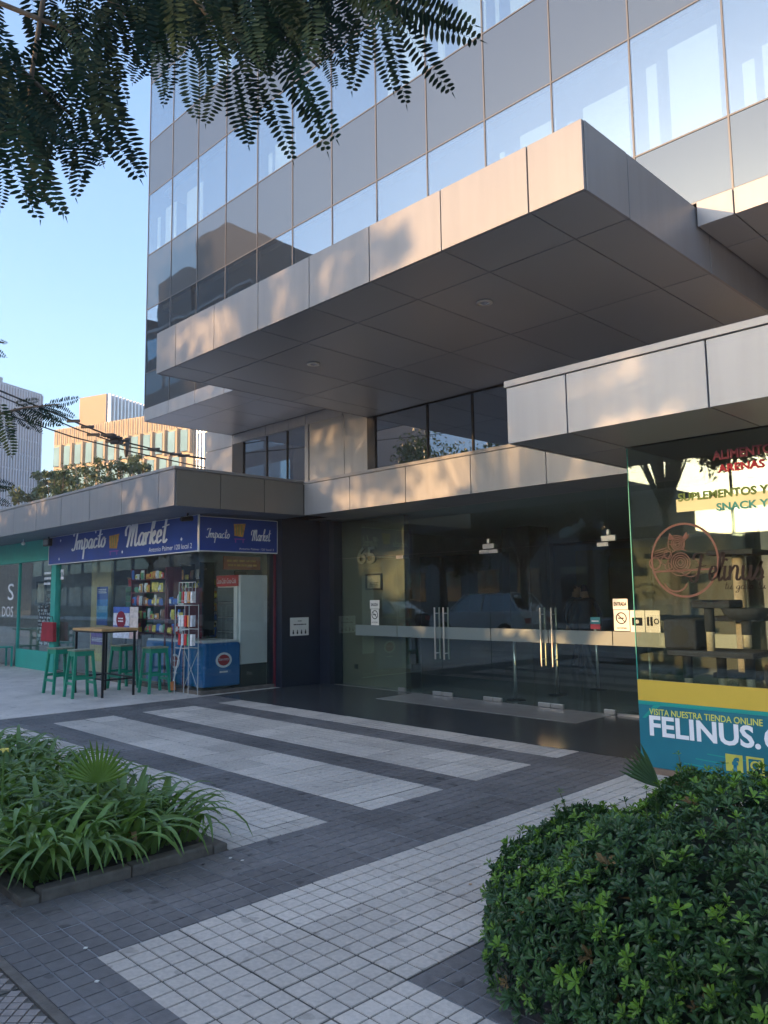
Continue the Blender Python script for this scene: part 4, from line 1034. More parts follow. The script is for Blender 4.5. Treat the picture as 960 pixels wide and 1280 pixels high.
# bar table and stools -----------------------------------------------------
bt = empty('bar_table', (-12.5, 5.75, 0), 'high bar table with pine top and slim black legs outside the market', 'table')
TX0, TX1, TY0, TY1 = -13.05, -11.92, 5.44, 6.06
for i in range(4):
    yy0 = TY0+(TY1-TY0)*i/4; box('board', m_wood, bt, TX0, TX1, yy0+.0015, yy0+(TY1-TY0)/4-.0015, 1.035, 1.075, bevel=.003)
box('top_frame', m_black, bt, TX0+.02, TX1-.02, TY0+.02, TY1-.02, 1.01, 1.033)
for x in (TX0+.05, TX1-.05):
    for y in (TY0+.05, TY1-.05): box('leg', m_black, bt, x-.016, x+.016, y-.016, y+.016, 0, 1.009)
for y in (TY0+.05, TY1-.05): box('foot_rail', m_black, bt, TX0+.067, TX1-.067, y-.012, y+.012, .27, .295)
for x in (TX0+.05, TX1-.05): box('foot_rail', m_black, bt, x-.012, x+.012, TY0+.067, TY1-.067, .26, .285)
def stool():
    o = empty('bar_stool', (0,0,0), 'x', 'stool', 'green wooden bar stools round the high table')
    box('seat', m_wood_seat, o, -.165,.165,-.165,.165,.725,.75, bevel=.005)
    for y in (-1,1): MB().box(-.135,.135,y*.135-.01,y*.135+.01,.65,.724).build('apron', m_green, o)
    for x in (-1,1): MB().box(x*.145-.009,x*.145+.009,-.124,.124,.65,.724).build('apron', m_green, o)
    for sx2 in (-1,1):
        for sy2 in (-1,1):
            a = Vector((sx2*.185,sy2*.185,0)); b = Vector((sx2*.13,sy2*.13,.724))
            d = (b-a); mb = MB(); h = .02
            for z0, z1 in ((0,1),):
                p0, p1 = a, b; k = 0
                mb.v += [(p0.x-h,p0.y-h,0),(p0.x+h,p0.y-h,0),(p0.x+h,p0.y+h,0),(p0.x-h,p0.y+h,0),(p1.x-h,p1.y-h,.724),(p1.x+h,p1.y-h,.724),(p1.x+h,p1.y+h,.724),(p1.x-h,p1.y+h,.724)]
                for f in ((0,3,2,1),(4,5,6,7),(0,1,5,4),(1,2,6,5),(2,3,7,6),(3,0,4,7)): mb.f.append(f); mb.m.append(0)
            mb.build('leg', m_green, o)
    for y in (-1,1): MB().box(-.15,.15,y*.168-.01,y*.168+.01,.20,.24).build('rung', m_green, o)
    for x in (-1,1): MB().box(x*.165-.01,x*.165+.01,-.15,.15,.28,.32).build('rung', m_green, o)
    return o
s0 = stool()
def copy_tree(o, parent=None):
    c = o.copy(); COL.objects.link(c)
    if parent is not None: c.parent = parent
    for ch in list(o.children): copy_tree(ch, c)
    return c
spots = [(-13.22,5.32,.05,'leftmost green stool, standing before the teal post'),(-12.42,5.33,-.06,'frontmost green stool, in front of the bar table'),
         (-13.0,6.33,.1,'green stool tucked behind the bar table'),(-12.0,6.40,-.04,'green stool at the right of the table by the blue freezer')]
bpy.context.view_layer.update()
for i, (x, y, a, lb) in enumerate(spots):
    o = s0 if i == 0 else copy_tree(s0)
    o.location = (x, y, 0); o.rotation_euler = (0,0,a); o['label'] = lb

# ------------------------------------------------------------------ people in the lobby
def person(loc, rz, lab, jacket, trousers, stride, bagarm=0):
    bm_v = []; bm_e = []; rad = []
    def n(p, r_, par=None):
        bm_v.append(p); rad.append(r_); i = len(bm_v)-1
        if par is not None: bm_e.append((par, i))
        return i
    pel = n((0,0,.93), .13); sp = n((0,.0,1.12), .125, pel); ch = n((0,.01,1.32), .15, sp); nk = n((0,.01,1.47), .058, ch)
    hd = n((0,.02,1.56), .085, nk); hd2 = n((0,.03,1.65), .095, hd); hd3 = n((0,.02,1.72), .06, hd2)
    nose = n((0,.13,1.61), .014, hd2)
    for s in (-1, 1):
        f_ = stride*s
        hip = n((s*.09,0,.88), .095, pel); kn = n((s*.10,f_*.22+.03,.49), .058, hip); an = n((s*.10,f_*.38-.05,.09), .038, kn)
        he = n((s*.10,f_*.38-.08,.04), .036, an); toe = n((s*.11,f_*.38+.12,.03), .03, he)
        sh = n((s*.19,.01,1.40), .062, ch); el = n((s*.25,-f_*.10-.02,1.13), .045, sh); wr_ = n((s*.24,-f_*.22+.08,.91), .028, el)
        pm = n((s*.24,-f_*.24+.11,.84), .028, wr_)
        for k in range(4): a_ = n((s*.24+(k-1.5)*.018,-f_*.25+.13,.79), .009, pm); n((s*.24+(k-1.5)*.019,-f_*.25+.13,.745-.004*abs(k-1.5)), .008, a_)
        t_ = n((s*.24-s*.035,-f_*.24+.13,.82), .010, pm); n((s*.24-s*.045,-f_*.24+.145,.785), .009, t_)
    me = bpy.data.meshes.new('person'); me.from_pydata(bm_v, bm_e, [])
    o = bpy.data.objects.new('person', me); COL.objects.link(o)
    sk = o.modifiers.new('s', 'SKIN'); su = o.modifiers.new('u', 'SUBSURF'); su.levels = 1; su.render_levels = 1
    for i, r_ in enumerate(rad): me.skin_vertices[0].data[i].radius = (r_, r_*(.8 if i in (0,1,2) else 1))
    me.skin_vertices[0].data[0].use_root = True
    dg = bpy.context.evaluated_depsgraph_get(); me2 = bpy.data.meshes.new_from_object(o.evaluated_get(dg))
    bpy.data.objects.remove(o)
    sk_m = mat('skin', (.36,.20,.14), .5)
    for M in (sk_m, mat('jacket', jacket, .9, var=.1), mat('trousers', trousers, .9, var=.1), mat('shoes', (.02,.02,.02), .5), m_ink): me2.materials.append(M)
    for p in me2.polygons:
        z = p.center.z; p.use_smooth = True
        if z > 1.66 or (z > 1.58 and p.center.y < .02): p.material_index = 4
        elif z > 1.47: p.material_index = 0
        elif z < .08: p.material_index = 3
        elif abs(p.center.x) > .19 and z < .92: p.material_index = 0
        elif z > .92: p.material_index = 1
        else: p.material_index = 2
    root = bpy.data.objects.new('person', me2); COL.objects.link(root); root.location = loc; root.rotation_euler = (0,0,rz)
    tag(root, lab, 'person')
pA = at_z(735, 842); pB = at_z(708, 840)
person((pA.x, pA.y, 0), R(60), 'person in dark clothes walking through the lobby behind the right doors', (.02,.02,.025), (.03,.03,.04), .9)
person((pB.x-.1, pB.y+.6, 0), R(-100), 'person in a grey top beyond the door handles inside the lobby', (.06,.06,.07), (.02,.02,.03), .5)
# ------------------------------------------------------------------ planted bed with strap-leaved plants
rng = np.random.default_rng(5)
pb_ = empty('planter_bed', (-5.9, 2.15, 0), 'low planting bed with a weathered concrete kerb on the left', 'planter')
KX, KY0, KY1 = -4.24, 1.545, 2.775
struct_soil = box('soil', m_soil, pb_, -8.8, KX-.10, KY0+.10, KY1-.10, -.1, .03)
x = KX
while x > -8.8:
    box('kerb_block', m_kerb, pb_, x-.494, x-(.0 if x == KX else .004), KY0, KY0+.098, -.05, .042+random.uniform(-.008,.006), bevel=.012)
    box('kerb_block', m_kerb, pb_, x-.494, x-(.0 if x == KX else .004), KY1-.098, KY1, -.05, .042+random.uniform(-.008,.006), bevel=.012)
    x -= .50
for a, b in ((KY0+.102, KY0+.60),(KY0+.606, KY1-.102)): box('kerb_block', m_kerb, pb_, KX-.098, KX-.002, a, b, -.05, .055, bevel=.012)
def leafmat(name, c, rough=.4, tr=.25, var=.25, objvar=.25, spec=.4):
    M = mat(name, c, rough, var=var, scale=6, objvar=objvar, spec=spec)
    n = M.node_tree; b = n.nodes['Principled BSDF']; out = [q for q in n.nodes if q.type == 'OUTPUT_MATERIAL'][0]
    t = n.nodes.new('ShaderNodeBsdfTranslucent'); mx = n.nodes.new('ShaderNodeMixShader'); mx.inputs[0].default_value = tr
    t.inputs['Color'].default_value = (c[0]*1.5, c[1]*1.5, c[2]*.8, 1)
    n.links.new(b.outputs[0], mx.inputs[1]); n.links.new(t.outputs[0], mx.inputs[2]); n.links.new(mx.outputs[0], out.inputs[0])
    return M
random.seed(3)
m_strap = leafmat('strap_leaf', (.13,.225,.06), .42, .3)
m_strap2 = leafmat('young_strap_leaf', (.12,.20,.04), .4)
m_strapd = leafmat('dead_leaf', (.26,.17,.07), .8)
def strap_mesh(L, W, lean, droop, twist, M):
    """arching folded leaf rising from the origin and leaning along +x"""
    mb = MB(); n = 8; p = Vector((0, 0, 0)); a = lean; pts = []
    for i in range(n+1):
        t = i/n; pts.append((p.copy(), a)); ds = L/n
        p = p+Vector((math.sin(a)*ds, math.sin(t*3+twist)*.006, math.cos(a)*ds)); a += droop/n*(.4+1.2*t)
    vs = []
    for i, (q, an) in enumerate(pts):
        t = i/n; w_ = W*(.55+.45*math.sin(math.pi*min(1, t*1.1+.25)))*(1 if t < .75 else max(.02, (1-t)/.25)**.7)
        nrm = Vector((-math.cos(an), 0, math.sin(an))); s = twist*.5*t
        side = Vector((math.sin(s)*.3, math.cos(s), 0))
        vs += [tuple(q+side*w_*.5+nrm*w_*.18), tuple(q), tuple(q-side*w_*.5+nrm*w_*.18)]
    mb.v = vs
    for i in range(n):
        k = i*3; mb.f += [(k,k+1,k+4,k+3),(k+1,k+2,k+5,k+4)]; mb.m += [0, 0]
    me = mb.mesh('leaf', M); me.polygons.foreach_set('use_smooth', [True]*len(me.polygons)); return me, mb
straps = []; random.seed(11)
for k in range(14):
    M = m_strap2 if k in (3, 9) else (m_strapd if k == 12 else m_strap)
    straps.append(strap_mesh(random.uniform(.44,.62), random.uniform(.042,.058), random.uniform(.1,.55), random.uniform(1.7,3.0), random.uniform(-.5,.5), M))
cl = empty('strap_leaf_clump', (-5.4, 2.1, .045), 'dense clump of arching strap-leaved plants filling the kerbed bed', 'plant')
leaves = []
for i in range(1150):
    x = KX-.20-abs(rng.random())**1.15*3.6; y = rng.uniform(KY0+.12, KY1-.12)
    # leaves near an edge lean outward
    ex = max(0, 1-(KX-x)/.5); ey0 = max(0, 1-(y-KY0)/.35); ey1 = max(0, 1-(KY1-y)/.35)
    ang = math.atan2((ey1-ey0)+rng.normal(0,.7), ex*1.2+rng.normal(0,.7))
    k = int(rng.integers(0, 14))
    if k == 12 and rng.random() < .6: k = 2
    if k == 12 and not (ey0 > .2 or ex > .3): k = 5
    s = rng.uniform(.75, 1.12)*(.8 if max(ex, ey0) > .6 else 1.06)
    leaves.append((math.hypot(x, y-.3)+ (0 if y < 2.0 else .5), x, y, ang, k, s))
for k in range(3): straps.append(strap_mesh(random.uniform(.55,.72), random.uniform(.036,.052), random.uniform(.55,.8), random.uniform(2.0,2.6), random.uniform(-.4,.4), m_strap))
for i in range(330):
    if i < 300: x = KX-.12-rng.random()**1.2*3.2; y = KY0+rng.uniform(.08,.24); ang = -math.pi/2+rng.normal(0,.45)
    else: x = KX-rng.uniform(.12,.28); y = rng.uniform(KY0+.1, KY1-.1); ang = rng.normal(0,.5)
    leaves.append((math.hypot(x, y-.3)-.6, x, y, ang, int(rng.integers(14,17)) if rng.random() > .06 else 12, rng.uniform(.7,1.1)))
leaves.sort()
lst = MB()
for i, (_, x, y, ang, k, s) in enumerate(leaves):
    rx = rng.normal(0, .15); me, mb = straps[k]
    if i < 295: inst('leaf', me, cl, (x, y, .04), rot=(rx, 0, ang), scale=float(s))
    else:
        mt = Matrix.LocRotScale(Vector((x, y, .04)), Matrix.Rotation(ang, 3, 'Z').to_quaternion() @ Matrix.Rotation(rx, 3, 'X').to_quaternion(), Vector((s,)*3))
        q = len(lst.v); lst.v += [tuple(mt @ Vector(v)) for v in mb.v]; lst.f += [tuple(q+j for j in f) for f in mb.f]
        lst.m += [1 if k in (3, 9) else (2 if k == 12 else 0)]*len(mb.f)
lo = lst.build('foliage', [m_strap, m_strap2, m_strapd], cl, smooth=True); lo['kind'] = 'stuff'
# yellow flowers far left
yf = at_d(5, 940, 5.6)
o = empty('yellow_flower', yf, 'small yellow flower rising above the strap leaves at the left edge', 'flower')
MB().tube([(yf.x,yf.y,.1),(yf.x,yf.y,yf.z)], .006, 5).build('stem', m_strap, o); fm = MB()
for k in range(7):
    a = k*.9; fm.quad((yf.x,yf.y,yf.z),(yf.x+.03*math.cos(a),yf.y+.03*math.sin(a),yf.z+.02),(yf.x+.04*math.cos(a+.4),yf.y+.04*math.sin(a+.4),yf.z),(yf.x+.03*math.cos(a+.8),yf.y+.03*math.sin(a+.8),yf.z+.02))
fm.build('petals', mat('yellow_petal', (.6,.5,.1), .6), o)
# small fan palms -----------------------------------------------------------
m_palm = leafmat('palm_leaf', (.12,.21,.035), .45, objvar=0)
m_palmd = leafmat('dark_palm_leaf', (.05,.10,.04), .5, objvar=0)
def fan(base, top, rad_, n, a0, a1, M, lab, face):
    o = empty('fan_palm', base, lab, 'palm'); base = Vector(base); top = Vector(top); face = Vector(face).normalized()
    MB().tube([base, (base+top)/2+Vector((.01,0,0)), top], .006, 6).build('stem', M, o)
    up = (top-base).normalized(); side = up.cross(face).normalized()
    for k in range(n):
        a = R(a0+(a1-a0)*k/(n-1)); d = side*math.sin(a)+up*math.cos(a); L = rad_*(1-.12*abs(a))*random.uniform(.92,1.05)
        w_ = side*math.cos(a)-up*math.sin(a); mb = MB()
        P = [(0,.002),(.35,.011),(.7,.010),(1,.001)]
        for (t0,w0),(t1,w1) in zip(P[:-1],P[1:]):
            c0_ = top+d*L*t0+face*.05*t0*t0; c1_ = top+d*L*t1+face*.05*t1*t1
            f_ = face*.004
            mb.quad(c0_+w_*w0, c0_+f_, c1_+f_, c1_+w_*w1); mb.quad(c0_+f_, c0_-w_*w0, c1_-w_*w1, c1_+f_)
        mb.build('leaf', M, o)
tf = at_z(122, 985, .35)
fan((tf.x, tf.y, .05), (tf.x, tf.y, .38), .27, 17, -75, 75, m_palm, 'bright green fan palm leaf rising from the strap-leaved clump', (.7,-.6,.3))
tf = at_d(826, 985, 4.9)
fan((tf.x+.02, tf.y, .1), (tf.x, tf.y, tf.z), .27, 8, -66, -20, m_palmd, 'half-open fan palm leaf poking up at the left back of the round hedge', (.5,-.8,.2))
tf = at_d(862, 985, 4.9)
fan((tf.x+.02, tf.y, .1), (tf.x, tf.y, tf.z), .13, 5, -14, 14, m_palm, 'small upright palm shoot behind the top of the round hedge', (.5,-.8,.2))

# ------------------------------------------------------------------ round clipped hedge
HC = Vector((-1.0, 3.40, 0)); HRX, HRY, HH, HE = 1.35, 1.02, .655, 2.6
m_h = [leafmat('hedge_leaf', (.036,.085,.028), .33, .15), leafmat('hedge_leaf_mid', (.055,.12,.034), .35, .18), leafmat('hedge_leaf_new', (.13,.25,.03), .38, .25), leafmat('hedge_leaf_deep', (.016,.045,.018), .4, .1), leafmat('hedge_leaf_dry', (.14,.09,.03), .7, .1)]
hb = empty('round_hedge', HC, 'large rounded dark green clipped shrub in the lower right corner', 'hedge')
sp_ = lambda v, e: math.copysign(abs(v)**(2/e), v)
def hsurf(th, ph, k=1.0):
    return Vector((HC.x+sp_(math.cos(ph),HE)*sp_(math.cos(th),2.3)*HRX*k, HC.y+sp_(math.cos(ph),HE)*sp_(math.sin(th),2.3)*HRY*k, .02+sp_(math.sin(ph),HE)*HH*k))
core = MB(); nt_, np_ = 40, 12
for i in range(nt_):
    for j in range(np_):
        q = lambda a, b: hsurf(2*math.pi*a/nt_, math.pi/2*b/np_*.999-.0, .86)
        core.quad(q(i,j), q(i+1,j), q(i+1,j+1), q(i,j+1))
core.build('inner_mass', mat('painted_leaf_shade', (.012,.022,.010), .9, var=.4, scale=30), hb)  # near-black core colour stands in for the shade between inner leaves
def lumps(p): return .08*math.sin(p.x*5.1+1)*math.sin(p.y*4.3)+.035*math.sin(p.x*11+p.y*9)+.045*math.sin(p.z*9+p.x*3)
hv, hf, hm = [], [], []
def rosette(p, nrm, size, mi, n=8):
    nrm = nrm.normalized(); u = nrm.orthogonal().normalized(); v = nrm.cross(u); a0 = rng.uniform(0, 6.28)
    for k in range(n):
        a = a0+k*2.4; r_ = u*math.cos(a)+v*math.sin(a); tilt = rng.uniform(.15, .95)*(1 if k < n-3 else 1.5)
        d = (r_*math.cos(tilt)+nrm*math.sin(tilt)).normalized(); s = d.cross(nrm).normalized() if abs(d.dot(nrm)) < .98 else v
        L = size*rng.uniform(.75, 1.15)*(1 if k < n-3 else .7); w_ = L*.17; up = s.cross(d).normalized()
        if up.dot(nrm) < 0: up = -up
        b = p+nrm*.012*k/n; i0 = len(hv); c = up*L*.05
        hv.extend([b, b+d*L*.45+s*w_*.8+c, b+d*L*.80+s*w_+c, b+d*L-up*L*.10, b+d*L*.80-s*w_+c, b+d*L*.45-s*w_*.8+c, b+d*L*.6+(-c)*.3])
        hf.extend([(i0,i0+1,i0+6),(i0+1,i0+2,i0+6),(i0+2,i0+3,i0+6),(i0+3,i0+4,i0+6),(i0+4,i0+5,i0+6),(i0+5,i0,i0+6)]); hm.extend([mi]*6)
for i in range(10500):
    th = rng.uniform(0, 2*math.pi); ph = math.asin(min(.999, rng.random()**1.1))
    if math.sin(th) > .35 and ph < .5 and rng.random() < .7: continue
    k = 1-abs(rng.normal(0, .045)); p = hsurf(th, ph, k); p2 = hsurf(th, ph, 1.06)
    nrm = (p-Vector((HC.x, HC.y, .1))); nrm = Vector((nrm.x/HRX**2, nrm.y/HRY**2, nrm.z/HH**2*.9+.25)).normalized()
    p += nrm*lumps(p)
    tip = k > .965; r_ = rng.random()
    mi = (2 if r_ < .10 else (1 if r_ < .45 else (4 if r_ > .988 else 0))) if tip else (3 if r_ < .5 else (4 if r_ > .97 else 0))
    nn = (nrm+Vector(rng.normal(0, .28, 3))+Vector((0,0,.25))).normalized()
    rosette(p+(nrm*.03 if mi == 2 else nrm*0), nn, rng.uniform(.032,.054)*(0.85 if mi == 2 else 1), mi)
tw0 = MB()
for i in range(85):
    th = rng.uniform(0, 2*math.pi); ph = math.asin(rng.uniform(.3, .99)); p = hsurf(th, ph, .97); nrm = Vector(((p.x-HC.x)/HRX**2, (p.y-HC.y)/HRY**2, p.z/HH**2+.6)).normalized()
    p += nrm*lumps(p); L = rng.uniform(.04, .13); e = p+(nrm+Vector((rng.normal(0,.3), rng.normal(0,.3), .5))).normalized()*L; tw0.tube([p-nrm*.05, e], .0022, 4)
    rosette(e, nrm+Vector((0,0,.5)), rng.uniform(.026,.040), 2 if rng.random() < .55 else 1, n=7)
    if L > .08: rosette(p.lerp(e, .55), nrm, .03, 1, n=5)
tw0.build('shoots', mat('shoot_stem', (.08,.10,.04), .7), hb)['kind'] = 'stuff'
me = bpy.data.meshes.new('foliage'); me.from_pydata([tuple(v) for v in hv], [], hf)
for M in m_h: me.materials.append(M)
me.polygons.foreach_set('material_index', hm); fo = bpy.data.objects.new('foliage', me); COL.objects.link(fo); setpar(fo, hb); fo['kind'] = 'stuff'
tw = MB()
for i in range(40):
    th = rng.uniform(0, 6.28); p = hsurf(th, .15, .9); b = Vector((HC.x+(p.x-HC.x)*.75, HC.y+(p.y-HC.y)*.75, 0)); tw.tube([b, (b+p)/2+Vector((0,0,.03)), p], .007, 4)
tw.build('stem', mat('hedge_bark', (.09,.06,.04), .9), hb)
box('bed_soil', m_soil, hb, HC.x-.85, HC.x+1.6, HC.y-.6, HC.y+.8, -.03, .006)

# ------------------------------------------------------------------ overhanging tree with feathery fronds
m_fr = leafmat('shade_dark_frond_leaf', (.009,.024,.021), .7, .03, spec=.08, objvar=.3)  # leaf colour darkened to stand in for backlight and shadow
m_fr2 = leafmat('shade_dark_frond_leaf_green', (.014,.034,.022), .7, .05, spec=.08, objvar=.3)  # greener leaf, darkened for shadow in the same way
m_bark = mat('grey_bark', (.10,.085,.07), .9, var=.3, scale=12, bump=.6, bscale=40)
def pinna(L, W, n, droop, M, sparse=1.0):
    mb = MB(); pts = []
    for i in range(n+1):
        t = i/n; pts.append(Vector((droop*t*t*L*.5, .012*math.sin(t*4)*L, -L*t)))
    for i in range(n):
        t = i/n; p = pts[i]; d = (pts[i+1]-pts[i]).normalized(); sd_ = d.cross(Vector((0,1,0))).normalized()
        ll = W*(math.sin(math.pi*min(.97, (t*.78+.18)))**.6); w_ = L/n*.36
        for s in (-1, 1):
            tilt = Vector((0, random.uniform(-.25,.25), 0))
            dd = (sd_*s*.86+d*.42+tilt).normalized(); ll2 = ll*random.uniform(.85,1.08); wv = dd.cross(Vector((0,1,0))).normalized()
            a = p+d*(.3*L/n*(s+1)/2); k = len(mb.v); y = Vector((0,.004,0))
            mb.v += [tuple(a), tuple(a+dd*ll2*.35+wv*w_), tuple(a+dd*ll2*.75+wv*w_*.8+y), tuple(a+dd*ll2), tuple(a+dd*ll2*.75-wv*w_*.8+y), tuple(a+dd*ll2*.35-wv*w_)]
            mb.f += [(k,k+1,k+5),(k+1,k+2,k+4,k+5),(k+2,k+3,k+4)]; mb.m += [0,0,0]
        q = pts[i+1]; mb.quad(p+Vector((.0011,0,0)), p-Vector((.0011,0,0)), q-Vector((.001,0,0)), q+Vector((.001,0,0))); mb.quad(p+Vector((0,.0011,0)), p-Vector((0,.0011,0)), q-Vector((0,.001,0)), q+Vector((0,.001,0)))
    e = pts[-1]; k = len(mb.v); mb.v += [tuple(e+Vector((-.006,0,0))), tuple(e+Vector((.006,0,0))), tuple(e+Vector((.001,0,-L*.09)))]; mb.f.append((k,k+1,k+2)); mb.m.append(0)
    return mb.mesh('frond', M)
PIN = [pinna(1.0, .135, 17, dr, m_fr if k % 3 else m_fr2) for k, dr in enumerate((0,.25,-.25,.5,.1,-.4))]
tr0 = empty('feathery_tree', (-3.0, -1.2, 0), 'tree with dark feathery fronds hanging into the top left of the view', 'tree')
MB().tube([(-3.0,-1.2,-.1),(-2.95,-1.1,1.2),(-2.8,-.9,2.4),(-2.6,-.6,3.4)], [.16,.13,.11,.09], 12).build('trunk', m_bark, tr0, smooth=True)
hub = Vector((-2.6,-.6,3.4))
nfr = 0
def hang(px0, py0, px1, py1, d, W=1.0):
    """one frond from an anchor to its tip"""
    global nfr
    a = at_d(px0, py0, d); b = at_d(px1, py1, d+random.uniform(-.08,.08)); v = b-a; L = v.length
    q = v.normalized().to_track_quat('-Z', 'Y')
    look = (a-CP).normalized(); 
    z = -v.normalized(); y = (look - z*look.dot(z)).normalized(); x = y.cross(z)
    M3 = Matrix((x, y, z)).transposed()
    M3 = M3 @ Matrix.Rotation(random.uniform(-.5,.5), 3, 'Z')
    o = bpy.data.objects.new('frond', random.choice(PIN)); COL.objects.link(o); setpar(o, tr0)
    wx = .30/L*random.uniform(.85,1.1)*W if L < .3 else random.uniform(.9,1.1)*W
    o.matrix_basis = Matrix.LocRotScale(a, M3.to_quaternion(), Vector((L*min(wx,1.6), L*min(wx,1.6), L/1.07)))
    nfr += 1
    return a
explicit = [(485,8,605,62),(478,-5,602,35),(500,22,553,131),(486,20,503,139),(470,18,486,122),(452,12,458,120),(430,10,430,106),(492,5,592,12),
 (372,75,423,181),(360,70,396,201),(352,78,393,170),(330,90,362,209),(312,95,332,165),(300,80,330,183),(290,90,294,187),(272,70,273,161),(250,60,273,125),(235,70,230,153),(214,60,224,128),
 (196,55,200,124),(182,50,184,112),(170,48,160,106),(405,60,420,112),(395,30,425,95),
 (30,160,66,281),(45,165,72,262),(12,170,8,274),(20,150,30,270),(60,150,50,262),(92,150,126,245),(110,140,130,230),(120,130,171,234),(130,110,176,222),(128,90,172,192),(118,75,150,203),(80,150,101,224),(70,160,86,218),(100,160,120,215),(0,190,20,262),(50,180,62,230)]
for e in explicit: hang(*e, random.uniform(2.0, 2.3))
# dense mass above
def dens(x):      # lower limit of anchors by column
    pts = [(-80,150),(0,150),(60,125),(110,105),(140,60),(175,20),(230,25),(330,40),(380,25),(430,0),(500,-25),(520,-50)]
    for (a, b), (c, d) in zip(pts[:-1], pts[1:]):
        if a <= x <= c: return b+(d-b)*(x-a)/(c-a)
    return -60
for k in range(225):
    px = random.uniform(-80, 420) if k < 210 else random.uniform(380, 500); lim = dens(px); py = lim-abs(random.gauss(0, 1))*70-8
    L = random.uniform(70, 125); a = R(random.gauss(12 if px > 150 else 2, 22))
    ty = py+L*math.cos(a)
    hang(px, py, px+L*math.sin(a), min(ty, lim+58), random.uniform(2.05, 2.9))
br_ = [[(480,-10),(505,28)],[(505,28),(440,-40)],[(300,-60),(385,70),(400,85)],[(200,-60),(260,20),(345,90)],[(60,-40),(40,90),(30,165)],[(-60,60),(30,90),(95,150)],[(-60,-20),(90,40),(130,110)],[(60,-60),(150,10),(200,60)]]
st_ = MB()
for line in br_: st_.tube([at_d(x, y, 2.35) for x, y in line], [.006]*(len(line)-1)+[.003], 6)
for px_, py_ in ((440,-40),(300,-60),(200,-60),(60,-40),(-60,60),(-60,-20),(60,-60)):
    e = at_d(px_, py_, 2.35); st_.tube([hub, (hub+e)/2+Vector((0,0,.18)), e], [.05,.03,.007], 8)
st_.build('branch', m_bark, tr0, smooth=True)
# lower left sprays, a little farther off
for e in ((0,505,16,575),(-20,520,8,560),(25,512,62,532),(30,512,68,546),(45,512,78,535),(50,508,85,528),(55,508,97,514),(62,505,100,505),(40,508,72,521),(10,515,22,552),(0,425,8,432),(-30,428,10,436),(-15,600,20,612),(-20,605,8,622),(-25,620,14,632),(15,512,40,540),(-5,512,4,545),(20,505,50,500)):
    hang(*e, 3.6, W=1.2)
st2 = MB(); st2.tube([hub, at_d(-60, 560, 3.4), at_d(-20, 522, 3.6), at_d(30, 510, 3.6), at_d(75, 505, 3.6)], [.03,.012,.008,.005,.002], 6)
st2.tube([at_d(-60, 560, 3.4), at_d(-20, 605, 3.6), at_d(12, 612, 3.6)], [.01,.006,.003], 6); st2.tube([at_d(-60, 560, 3.4), at_d(-60, 430, 3.6), at_d(5, 428, 3.6)], [.01,.006,.003], 6)
st2.build('branch', m_bark, tr0)

# ------------------------------------------------------------------ trees (street, across the road, behind the shops)
def tree(name, lab, loc, h, crown, nleaf, lsize, M, clumps=26, tr_r=.14, group=None, seed=1, low=.42, flat_=.8, cr_=(.22,.42)):
    rg = np.random.default_rng(seed); x0, y0 = loc[0], loc[1]; z0 = loc[2] if len(loc) > 2 else 0
    o = empty(name, (x0, y0, z0), lab, 'tree', group)
    base = Vector((x0, y0, z0)); fork = base+Vector((rg.normal(0,.1), rg.normal(0,.1), h*low))
    tm = MB(); tm.tube([base-Vector((0,0,.1)), (base+fork)/2+Vector((.05,.03,0)), fork], [tr_r*1.2, tr_r, tr_r*.8], 10)
    cen = base+Vector((0,0,h-crown[2])); cs = []
    for k in range(clumps):
        d = Vector(rg.normal(0, 1, 3)).normalized(); r_ = rg.random()**.45
        c = cen+Vector((d.x*crown[0]*r_, d.y*crown[1]*r_, d.z*crown[2]*r_)); cs.append((c, rg.uniform(*cr_)*min(crown)))
    tm.build('trunk', m_bark, o, smooth=True)
    lm_ = MB()
    for c, r_ in cs: lm_.tube([fork, fork+(c-fork)*.5+Vector((0,0,.15*h*.2)), c], [tr_r*.45, tr_r*.25, tr_r*.08], 5)
    lm_.build('limb', m_bark, o)
    per = nleaf//clumps; V_ = []; Fc = []
    for c, r_ in cs:
        d = rg.normal(0, 1, (per, 3)); d /= np.linalg.norm(d, axis=1)[:, None]; rr = r_*rg.random(per)**.5*rg.uniform(.6, 1.5, per)
        p = np.array(c)+d*rr[:, None]*np.array([1, 1, flat_])
        a = rg.normal(0, 1, (per, 3)); a /= np.linalg.norm(a, axis=1)[:, None]; b = np.cross(a, rg.normal(0, 1, (per, 3))); b /= np.linalg.norm(b, axis=1)[:, None]
        s = lsize*rg.uniform(.6, 1.3, per)[:, None]
        q = np.stack([p-a*s, p+b*s*.5, p+a*s, p-b*s*.5], 1).reshape(-1, 3); k = len(V_)*1
        V_.append(q)
    V_ = np.concatenate(V_); n_ = len(V_)//4
    me = bpy.data.meshes.new('crown'); me.vertices.add(len(V_)); me.vertices.foreach_set('co', V_.ravel())
    me.loops.add(n_*4); me.loops.foreach_set('vertex_index', np.arange(n_*4, dtype=np.int32)); me.polygons.add(n_); me.polygons.foreach_set('loop_start', np.arange(0, n_*4, 4, dtype=np.int32))
    me.update(calc_edges=True); me.validate(); me.materials.append(M)
    co_ = bpy.data.objects.new('crown', me); COL.objects.link(co_); setpar(co_, o)
    return o
m_tl = leafmat('street_tree_leaf', (.035,.065,.025), .5, .2, objvar=0)
m_tl2 = leafmat('pale_tree_leaf', (.07,.10,.045), .5, .2, objvar=0)
g_ = 'street trees along the road behind the camera'
STREET = [(-34,-4.0,7.5,2.6),(-27,-4.0,6.8,2.3),(-19.7,-4.2,5.9,2.3),(6.5,-4.0,7,2.4),(-15.9,-4.2,5.6,2.3),(-11.3,-4.1,5.2,2.0)]  # third placed, last two added, to keep sun off shop and lobby
